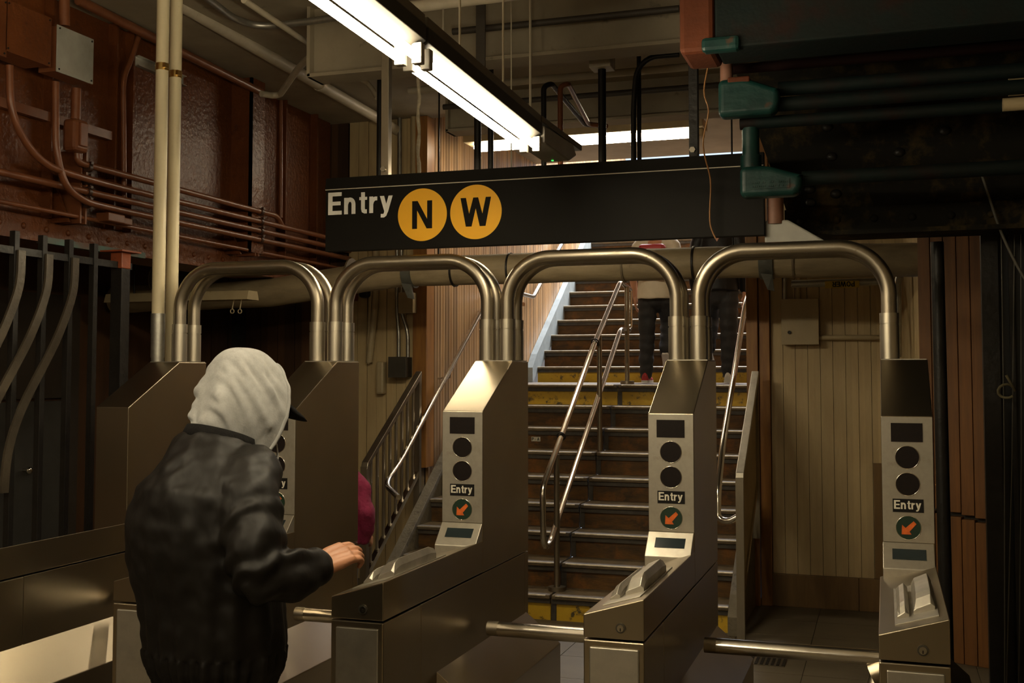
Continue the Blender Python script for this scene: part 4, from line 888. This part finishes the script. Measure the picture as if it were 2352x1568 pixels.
# ------------------------------------------------------------------ people
def baked(mb, voxel, name, m, parent, smooth=2, fn=None, keep=None):
    """fuse the overlapping volumes of mb into one continuous skin, then shape it with fn(local co) -> co"""
    bmesh.ops.recalc_face_normals(mb.bm, faces=mb.bm.faces[:])
    me = bpy.data.meshes.new('tmp'); mb.bm.to_mesh(me); mb.bm.free()
    o = bpy.data.objects.new('tmp', me); COL.objects.link(o)
    r = o.modifiers.new('r', 'REMESH'); r.mode = 'VOXEL'; r.voxel_size = voxel; r.use_smooth_shade = True
    if smooth:
        s_ = o.modifiers.new('s', 'SMOOTH'); s_.iterations = smooth; s_.factor = .5
    bpy.context.view_layer.update(); dg = bpy.context.evaluated_depsgraph_get()
    nm = bpy.data.meshes.new_from_object(o.evaluated_get(dg)); bpy.data.objects.remove(o)
    if fn:
        ns = [v.normal.copy() for v in nm.vertices]
        cs = [fn(v.co.copy(), n_) for v, n_ in zip(nm.vertices, ns)]
        for v, c_ in zip(nm.vertices, cs): v.co = c_
    if keep:
        b = bmesh.new(); b.from_mesh(nm); dele = [v for v in b.verts if not keep(v.co)]; bmesh.ops.delete(b, geom=dele, context='VERTS'); b.to_mesh(nm); b.free()
    nm.materials.clear(); nm.materials.append(m)
    for p in nm.polygons: p.use_smooth = True
    ob = bpy.data.objects.new(name, nm); nm.name = name; COL.objects.link(ob); ob.parent = parent; WO[ob.name] = Vector((0, 0, 0))
    return ob
def lbuild(mb, name, m, parent):
    """mesh in the person's own coordinates"""
    bmesh.ops.recalc_face_normals(mb.bm, faces=mb.bm.faces[:])
    me = bpy.data.meshes.new(name); mb.bm.to_mesh(me); mb.bm.free(); me.materials.append(m)
    o = bpy.data.objects.new(name, me); COL.objects.link(o); o.parent = parent; WO[o.name] = Vector((0, 0, 0)); return o
def limb(mb, pts, rs, seg=16):
    P = [Vector(p) for p in pts]; out = []; rr = []
    for i in range(len(P)-1):
        for k in range(5): out.append(P[i].lerp(P[i+1], k/5)); rr.append(rs[i]+(rs[i+1]-rs[i])*k/5)
    out.append(P[-1]); rr.append(rs[-1])
    for _ in range(2): out = [out[0]]+[(out[i-1]+out[i]*2+out[i+1])/4 for i in range(1, len(out)-1)]+[out[-1]]
    mb.tube(out, .1, seg, rs=rr); mb.ellipsoid(out[0], (rr[0],)*3, u=12, v=8); mb.ellipsoid(out[-1], (rr[-1],)*3, u=12, v=8)
def ering(c, rx, ry, n=28, tilt=0.0, sq=0.0):
    o = []
    for k in range(n):
        a = 2*PI*k/n; ca, sa = math.cos(a), math.sin(a); e = 1-sq
        x = rx*math.copysign(abs(ca)**e, ca); y = ry*math.copysign(abs(sa)**e, sa)
        o.append(Vector((c[0]+x, c[1]+y, c[2]+y*tilt)))
    return o
def hand(mb, w, d, up, side, curl=1.0, sc=1.0):
    """palm, four unequal bent fingers and a thumb; d = pointing direction, up = back of hand, side = +1 thumb towards d x up"""
    d = Vector(d).normalized(); up = Vector(up); up = (up-d*up.dot(d)).normalized(); s_ = d.cross(up)*side; w = Vector(w)
    def pt(a, b, c): return w+d*a*sc+s_*b*sc+up*c*sc
    # palm
    for i in range(4):
        b = (.030, .010, -.010, -.028)[i]
        limb(mb, [pt(0, b*.55, 0), pt(.045, b*.9, .003), pt(.088-.004*abs(i-1), b, .002)], [.019*sc, .0165*sc, .0125*sc], 10)
    Ls = (.070, .080, .074, .058)
    for i in range(4):
        b = (.031, .010, -.011, -.030)[i]; a0 = .090-.004*abs(i-1); l = Ls[i]; cv = curl*(.85+.12*i)
        p = pt(a0, b, 0); pts = [p]; ang = -.25*cv
        for f_, bend in ((.45, .55), (.30, .95), (.25, .7)):
            p = p+(d*math.cos(ang)+up*math.sin(ang))*l*f_*sc; pts.append(p); ang -= bend*cv
        limb(mb, pts, [.0095*sc, .0088*sc, .008*sc, .0068*sc], 10)
    th = [pt(.012, .030, -.006), pt(.042, .050, -.018), pt(.070, .050, -.034), pt(.090, .038, -.044)]
    limb(mb, th, [.013*sc, .0115*sc, .010*sc, .0078*sc], 10)
    limb(mb, [pt(-.05, 0, 0), pt(.01, 0, 0)], [.026*sc, .025*sc], 12)
def head(mb, c, s=1.0, yaw=0.0, pitch=0.0):
    c = Vector(c); M = Matrix.Rotation(yaw, 4, 'Z') @ Matrix.Rotation(pitch, 4, 'X')
    def e(p, r): mb.ellipsoid(c+(M @ Vector(p))*s, [q*s for q in r], mtx=M, u=20, v=14)
    e((0, 0, .02), (.076, .098, .098)); e((0, .028, -.045), (.060, .072, .072)); e((0, .060, -.085), (.030, .030, .022))
    e((0, .105, -.020), (.013, .020, .012)); e((0, .098, .006), (.010, .014, .028)); e((0, .088, -.058), (.024, .014, .009))
    for q in (-1, 1):
        e((q*.078, -.008, -.010), (.010, .018, .032)); e((q*.030, .082, .026), (.020, .012, .008)); e((q*.040, .070, -.025), (.020, .018, .018))
    limb(mb, [c+M @ Vector((0, -.02, -.05))*s, c+M @ Vector((0, -.05, -.17))*s], [.056*s, .062*s])
def eyes(parent, c, s=1.0, yaw=0.0, pitch=0.0):
    M = Matrix.Rotation(yaw, 4, 'Z') @ Matrix.Rotation(pitch, 4, 'X'); m_ = MB()
    for q in (-1, 1): m_.ellipsoid(Vector(c)+M @ Vector((q*.031, .082, .010))*s, (.012*s, .010*s, .009*s), u=12, v=8)
    lbuild(m_, 'eyes', EYEW, parent)
def shoe(parent, p, m, sole, yaw=0.0, pitch=0.0, s=1.0):
    M = Matrix.Translation(p) @ Matrix.Rotation(yaw, 4, 'Z') @ Matrix.Rotation(pitch, 4, 'X'); m_ = MB(); rings = []
    for y, wx, h in ((-.085, .020, .05), (-.075, .033, .075), (-.03, .037, .085), (.03, .040, .075), (.09, .046, .055), (.14, .043, .042), (.175, .020, .028)):
        r = []
        for k in range(14):
            a = 2*PI*k/14; r.append(M @ Vector((wx*math.cos(a)*s, y*s, (.012+(h if math.sin(a) > 0 else .004)*math.sin(a))*s+.006)))
        rings.append(r)
    m_.loft(rings); o = lbuild(m_, 'shoe', m, parent)
    m_ = MB(); out = [(-.035, -.07), (-.028, -.09), (.028, -.09), (.035, -.07), (.040, .03), (.047, .09), (.042, .15), (.018, .182), (-.018, .182), (-.042, .15), (-.047, .09), (-.040, .03)]
    m_.prism([M @ Vector((a*s, b*s, 0)) for a, b in out], M.to_3x3() @ Vector((0, 0, .020*s))); lbuild(m_, 'sole', sole, o)

# ---- the hooded person, leaning over the lane with the right hand out
HY = math.radians(-4); hip = at(492, 1560, D=3.25); PH = math.radians(-25)
per = empty('person', (hip.x, hip.y, 0), 'person in black bomber jacket, grey hood up and black cap, reaching a hand forward', 'person')
per.rotation_euler = (0, 0, PH); Mi = (Matrix.Translation(per.location) @ Matrix.Rotation(PH, 4, 'Z')).inverted()
def lp(px, py, D): return Mi @ at(px, py, D=D)
hc = lp(566, 905, 3.42); neck = lp(508, 1012, 3.33); sh = lp(560, 1125, 3.14); el = lp(588, 1318, 3.02); wr = lp(722, 1306, 3.16); hd = lp(800, 1268, 3.24)
shl = Vector((-.185, .02, sh.z+.0)); ell = Vector((-.27, .10, 1.07)); wrl = Vector((-.14, .30, 1.03))
body = MB()
head(body, hc, .92, HY, math.radians(-22))
limb(body, [neck+Vector((0, -.02, -.10)), neck+Vector((0, .03, .03))], [.06, .058])
limb(body, [(0, 0, .86), (0, .03, 1.05), (0, .05, 1.25), neck+Vector((0, 0, -.12))], [.13, .12, .13, .08])
limb(body, [sh, el, wr], [.05, .042, .028]); limb(body, [shl, ell, wrl], [.05, .042, .028])
limb(body, [(0, .02, 1.3), sh], [.08, .05]); limb(body, [(0, .02, 1.3), shl], [.08, .05])
for q in (-1, 1): limb(body, [(q*.09, .0, .86), (q*.10, .03, .46), (q*.10, 0, .08), ], [.085, .055, .038]); 
hand(body, wr+(hd-wr)*.16, hd-wr, Vector((.45, -.35, .85)), -1, 1.05, 1.1)
hand(body, wrl, Vector((.2, .8, -.35)), (-.3, .1, .9), -1, 1.1)
baked(body, .0042, 'body', SKIN, per, 1)
eyes(per, hc, .92, HY, math.radians(-22))
# jacket
jk = MB(); rings = []
ny = neck.y
prof = [(.745, 0, .00, .185, .150), (.765, 0, .00, .195, .158), (.82, 0, .0, .225, .180), (.92, 0, -.005, .236, .190), (1.02, -.005, -.015, .238, .190), (1.12, -.008, -.032, .242, .196), (1.22, -.008, -.040, .240, .194), (1.30, 0, -.032, .226, .180), (1.37, 0, ny-.045, .180, .135), (1.425, neck.x, ny-.02, .135, .115), (1.455, neck.x, ny-.01, .105, .098)]
for z, x, y, rx, ry in prof: rings.append(ering((x, y, z), rx, ry, 36, tilt=(-.30*min(1, (z-1.22)/.2) if z > 1.22 else 0)))
jk.loft(rings)
limb(jk, [Vector((.11, .05, 1.36)), sh+Vector((0, 0, -.01)), (sh+el)/2+Vector((.01, 0, 0)), el, (el+wr)/2+Vector((0, 0, -.012)), wr], [.085, .092, .085, .078, .070, .046], 24)
limb(jk, [Vector((-.11, .05, 1.36)), shl+Vector((0, 0, -.01)), (shl+ell)/2, ell, (ell+wrl)/2, wrl], [.085, .090, .082, .074, .064, .045], 24)
def jfold(c, n):
    # long vertical gathers on the back and hem, crumple creases round elbow and armpit
    ang = math.atan2(c.y, c.x); arm = max(0.0, 1-min((c-el).length, (c-(el+wr)/2).length, ((c-(sh+el)/2)).length)/.13)
    hem = max(0, min(1, (1.30-c.z)/.40))
    v = .006*hem*math.sin(ang*17+noise.noise(c*3)*3)*(1.2-hem*.3)+.010*noise.noise(Vector((c.x*7, c.y*7, c.z*2.2)))
    if c.z < .86: v += .006*math.sin(ang*34)
    v += arm*.015*math.sin((c-sh).length*95+noise.noise(c*9)*4+c.x*25)
    v += .006*noise.noise(c*22)+.012*(abs(noise.noise(Vector((c.x*9, c.y*9, c.z*7))))-.2)*max(0, 1-abs(c.z-1.25)/.25)
    sj = abs((c-Vector((.03, 0, 1.2))).dot(Vector((.75, -.25, .5)).normalized()))
    return c+n*v
J = baked(jk, .007, 'jacket', JACK, per, 3, jfold)
# ribbed collar, hem and cuff
nx = neck.x
m_ = MB(); m_.loft([ering((nx, ny-.012, 1.435), .112, .104, 36, tilt=-.30), ering((nx, ny-.006, 1.452), .110, .102, 36, tilt=-.30), ering((nx, ny, 1.472), .104, .097, 36, tilt=-.31), ering((nx, ny, 1.474), .095, .088, 36, tilt=-.31)]); lbuild(m_, 'collar', KNIT, J)
m_ = MB(); m_.loft([ering((0, 0, .715), .172, .140, 36), ering((0, 0, .72), .190, .154, 36), ering((0, 0, .775), .196, .160, 36), ering((0, 0, .78), .18, .145, 36)]); lbuild(m_, 'waistband', KNIT, J)
dv = (hd-wr).normalized()
for w_, d2 in ((wr, dv), (wrl, (wrl-ell).normalized())):
    m_ = MB(); m_.tube([w_-d2*.045, w_-d2*.02, w_+d2*.012, w_+d2*.016], .04, 24, rs=[.048, .047, .041, .034]); lbuild(m_, 'cuff', KNIT, J)
# hood : a draped shell, open towards the face
Rz = Matrix.Rotation(HY, 4, 'Z')
def hp_(x, y, z): return hc+Rz @ Vector((x, y, z))
def crv(tab, t):
    f_ = t*(len(tab)-1); i = min(int(f_), len(tab)-2); u = f_-i
    p0, p1, p2, p3 = (Vector(tab[max(i-1, 0)]), Vector(tab[i]), Vector(tab[i+1]), Vector(tab[min(i+2, len(tab)-1)]))
    return .5*((2*p1)+(p2-p0)*u+(2*p0-5*p1+4*p2-p3)*u*u+(3*p1-p0-3*p2+p3)*u**3)
TOP = [(.092, .088, 0), (.048, .128, 0), (-.02, .138, 0), (-.080, .122, 0), (-.118, .066, 0), (-.136, .0, 0), (-.160, -.085, 0)]
BOT = [(-.012, -.230, 0), (-.020, -.205, 0), (-.05, -.185, 0), (-.09, -.16, 0), (-.125, -.14, 0), (-.150, -.125, 0), (-.172, -.120, 0)]
WID = [(.078, 0, 0), (.092, 0, 0), (.100, 0, 0), (.098, 0, 0), (.092, 0, 0), (.066, 0, 0), (.012, 0, 0)]
NS, NT = 54, 44; hb_ = bmesh.new(); G = []
for j in range(NT+1):
    t = j/NT; T_, B_, W_ = crv(TOP, t), crv(BOT, t), crv(WID, t).x; row = []
    for i in range(NS+1):
        a = PI*i/NS; ca = math.cos(a); v = math.sin(a)**.62
        x = W_*math.copysign(abs(ca)**.62, ca)*(.86+.22*math.sin(PI*min(1, v*1.05))-.03)
        p = B_.lerp(T_, v); y = p.x+.046*4*v*(1-v)*max(0, 1-t*1.8)-.012*4*v*(1-v)*t; z = p.y
        # gathered folds : lines run from crown down and forward to the throat
        q = Vector((x, y, z)); k_ = 1 if x > 0 else .7
        ln = y*.86+z*.50; amp = .0075*(1-abs(2*v-1)**3)*min(1, 6*(1-t)*t+.15)
        ph = ln*112+3.2*noise.noise(q*6)+x*14; dsp = amp*1.1*((1-2*abs(math.sin(ph*.5))**.6)+.5*math.sin(ln*175+1.3+z*20+2*noise.noise(q*9)))+.012*noise.noise(q*9)+.004*noise.noise(q*26)
        rad = Vector((x, y+.01, z-.01)); rad.normalize(); q += rad*dsp
        row.append(hb_.verts.new(hp_(q.x, q.y, q.z)))
    G.append(row)
for j in range(NT):
    for i in range(NS):
        f_ = hb_.faces.new((G[j][i], G[j][i+1], G[j+1][i+1], G[j+1][i])); f_.smooth = True
f_ = [G[NT][i] for i in range(NS+1)]
for i in range(NS//2): hb_.faces.new((G[NT][i], G[NT][i+1], G[NT][NS-i-1], G[NT][NS-i])) if NS-i-1 > i+1 else None
brim = [v.co.copy() for v in G[0]]
bmesh.ops.recalc_face_normals(hb_, faces=hb_.faces[:])
hme = bpy.data.meshes.new('hood'); hb_.to_mesh(hme); hb_.free(); hme.materials.append(HOOD)
hd_ = bpy.data.objects.new('hood', hme); COL.objects.link(hd_); hd_.parent = per; WO[hd_.name] = Vector((0, 0, 0))
sol = hd_.modifiers.new('cloth', 'SOLIDIFY'); sol.thickness = .005; sol.offset = 0
ssb = hd_.modifiers.new('ss', 'SUBSURF'); ssb.levels = 1; ssb.render_levels = 1
m_ = MB(); m_.tube(brim, .0072, 10); lbuild(m_, 'hood_hem', HOOD, hd_)
m_ = MB()
for q in (-1, 1): m_.tube([hp_(q*.05, .075, -.15), hp_(q*.045, .085, -.19), hp_(q*.04, .08, -.24)], .0035, 8)
lbuild(m_, 'drawstring', HOOD, hd_)
# cap
Rc = Rz @ Matrix.Rotation(math.radians(-24), 4, 'X')
def hq_(x, y, z): return hc+Rc @ Vector((x, y, z))
cp_ = MB(); cp_.ellipsoid(hq_(0, .0, .026), (.070, .088, .070), mtx=Rc, u=24, v=14); cpo = lbuild(cp_, 'cap', KNIT, per)
m_ = MB(); rs1, rs2 = [], []
for i in range(13):
    a = -1.15+2.3*i/12; rs1.append(hq_(.078*math.sin(a), .050+.045*math.cos(a), .034)); rs2.append(hq_(.080*math.sin(a), .085+.150*math.cos(a), .030-.010*(1-math.cos(a))*2-.022))
v1 = [m_.bm.verts.new(p) for p in rs1]; v2 = [m_.bm.verts.new(p) for p in rs2]
for i in range(12): f_ = m_.bm.faces.new((v1[i], v1[i+1], v2[i+1], v2[i])); f_.smooth = True
vz = lbuild(m_, 'visor', KNIT, cpo); s2 = vz.modifiers.new('t', 'SOLIDIFY'); s2.thickness = .012; ss = vz.modifiers.new('ss', 'SUBSURF'); ss.levels = 1; ss.render_levels = 1
# trousers and shoes
tr = MB(); limb(tr, [(0, 0, .93), (0, 0, .80)], [.150, .150], 24)
for q in (-1, 1): limb(tr, [(q*.085, 0, .84), (q*.10, .03, .46), (q*.105, -.01, .10)], [.105, .078, .066], 20)
baked(tr, .011, 'trousers', GREYT, per, 2, lambda c, n: c+n*(.006*noise.noise(c*9)))
for q in (-1, 1): shoe(per, Vector((q*.105, .02, 0)), WHITES, WHITES)

# ---- people climbing the stairs
def climber(name_lab, X, Y, z0, z1, shirt, trous, shoem, solem, extra, left_up=True, hgt=1.0, wide=.19, sleeve=True, hem=.86):
    p = empty('person', (X, Y, z0), name_lab, 'person'); s = hgt
    lift = z1-z0
    def V(a, b, c): return Vector((a*s, b*s, c*s))
    hipL, hipR = V(-.085, .04, .88), V(.085, .04, .88)
    up = -1 if left_up else 1
    b = MB(); head(b, V(0, .08, 1.60), s); limb(b, [V(0, .04, .92), V(0, .05, 1.15), V(0, .06, 1.38), V(0, .07, 1.46)], [.12*s, .115*s, .12*s, .06*s])
    feet = {}
    for q in (-1, 1):
        if q == up: kn, an = V(q*.10, .20, .60), V(q*.10, .02, .30)+Vector((0, 0, 0)); 
        else: kn, an = V(q*.09, .03, .47), V(q*.09, -.03, .08)
        feet[q] = an; limb(b, [V(q*.085, .04, .88), kn, an], [.085*s, .055*s, .036*s])
        e_ = V(q*(wide+.04), .0, 1.10); w_ = V(q*(wide+.03), .10, .86)
        limb(b, [V(0, .05, 1.38), V(q*wide*.92, .05, 1.38), e_, w_], [.07*s, .052*s, .042*s, .028*s]); hand(b, w_, (0, .15, -1), (q*.9, -.2, 0), -q, .6, s)
    bo = baked(b, .0062, 'body', SKIN, p, 1)
    m_ = MB(); m_.ellipsoid(V(0, .055, 1.635), (.086*s, .105*s, .095*s)); m_.ellipsoid(V(0, .03, 1.57), (.080*s, .08*s, .075*s)); lbuild(m_, 'hair', HAIRM, p)
    t = MB(); limb(t, [V(0, .04, .98), V(0, .03, .86)], [.130*s, .135*s], 20)
    for q in (-1, 1):
        if q == up: kn, an = V(q*.10, .20, .60), V(q*.10, .02, .32)
        else: kn, an = V(q*.09, .03, .47), V(q*.09, -.03, .09)
        limb(t, [V(q*.082, .03, .84), kn, an], [.100*s, .080*s, .064*s], 18)
    baked(t, .011, 'trousers', trous, p, 2, lambda c, n: c+n*(.010*noise.noise(c*11)+.004*math.sin(c.z*60+noise.noise(c*5)*3)))
    j = MB(); rr2 = [ering(V(0, y, z), rx*s, ry*s, 30) for z, y, rx, ry in ((hem, .02, .185, .160), (.95, .025, .180, .155), (1.1, .035, .172, .14), (1.25, .05, wide-.01, .125), (1.36, .055, wide-.02, .115), (1.43, .06, .10, .085), (1.46, .065, .07, .07))]
    j.loft(rr2)
    for q in (-1, 1): limb(j, [V(q*.10, .05, 1.37), V(q*wide*.92, .05, 1.37), V(q*(wide+.04), 0, 1.10)]+([V(q*(wide+.03), .10, .88)] if sleeve else []), [.07*s, .075*s, .060*s]+([.045*s] if sleeve else []), 16)
    jo = baked(j, .011, 'shirt' if not sleeve else 'jacket', shirt, p, 2, lambda c, n: c+n*(.008*noise.noise(c*8)))
    for q in (-1, 1):
        an = feet[q]
        shoe(p, an+V(0, .01, -.075), shoem, solem, 0, math.radians(-38) if q == up else 0, s)
    if extra == 'pack':
        m_ = MB(); m_.box(-.13*s, -.19*s, 1.02*s, .13*s, -.07*s, 1.36*s, bev=.03); bo = lbuild(m_, 'backpack', REDC, p)
        m_ = MB(); m_.box(-.11*s, -.205*s, 1.06*s, .11*s, -.185*s, 1.18*s, bev=.008); lbuild(m_, 'pocket', REDC, bo)
    return p
q = at(1506, 876, Y=10.75)
climber('person in cream shirt, black trousers and red shoes climbing the stairs', q.x, 10.75, 9*R+.001, 9*R, WSHIRT, JEAN, REDC, WHITES, 'pack', left_up=False, hgt=.98, sleeve=False, hem=.83)
q = at(1652, 878, Y=10.75)
climber('person all in black with white-soled shoes climbing on the right', q.x, 10.75, 9*R+.001, 9*R, JACK, JEAN, WHITES, WHITES, None, left_up=True, hgt=1.02, wide=.20)
# ---- child in magenta jacket behind turnstile two
q = at(800, 1180, Y=5.9)
ch = empty('person', (q.x-.06, 5.9, 0), 'small person in magenta jacket mostly hidden behind a turnstile, sleeve showing', 'person')
s = .62; ch.scale = (1.1, 1.1, 1.12)
b = MB(); head(b, (0, 0, 1.12), .82); limb(b, [(0, 0, .55), (0, 0, .75), (0, 0, .93)], [.08, .08, .06])
for q_ in (-1, 1):
    limb(b, [(q_*.05, 0, .55), (q_*.05, 0, .30), (q_*.05, 0, .06)], [.055, .04, .028]); limb(b, [(q_*.10, 0, .90), (q_*.15, -.02, .72), (q_*.13, .08, .62)], [.035, .03, .02]); hand(b, (q_*.13, .08, .62), (0, .8, -.5), (q_, 0, .2), -q_, .8, .62)
baked(b, .005, 'body', SKIN, ch, 1)
m_ = MB(); m_.ellipsoid((0, -.02, 1.15), (.072, .082, .08)); lbuild(m_, 'hair', HAIRM, ch)
j = MB(); j.loft([ering((0, 0, z), rx, ry, 26) for z, rx, ry in ((.60, .12, .10), (.66, .135, .105), (.80, .135, .10), (.90, .12, .09), (.97, .075, .065), (1.0, .055, .055))])
for q_ in (-1, 1): limb(j, [(q_*.08, 0, .93), (q_*.125, -.01, .88), (q_*.165, -.02, .74), (q_*.135, .04, .625)], [.045, .052, .050, .036], 16)
jo = baked(j, .008, 'jacket', PINK, ch, 2, lambda c, n: c+n*(.014*noise.noise(c*15)+.003*math.sin((c.z+c.x)*55)))
m_ = MB(); m_.loft([ering((0, 0, .985), .064, .062, 24), ering((0, 0, 1.03), .062, .060, 24), ering((0, 0, 1.03), .05, .05, 24)]); lbuild(m_, 'collar', KNIT, jo)
t = MB(); limb(t, [(0, 0, .62), (0, 0, .55)], [.085, .085], 16)
for q_ in (-1, 1): limb(t, [(q_*.05, 0, .55), (q_*.05, 0, .30), (q_*.05, 0, .08)], [.065, .05, .042], 14)
baked(t, .009, 'trousers', GREYT, ch, 1)
for q_ in (-1, 1): shoe(ch, Vector((q_*.05, 0, 0)), WHITES, WHITES, s=.65)
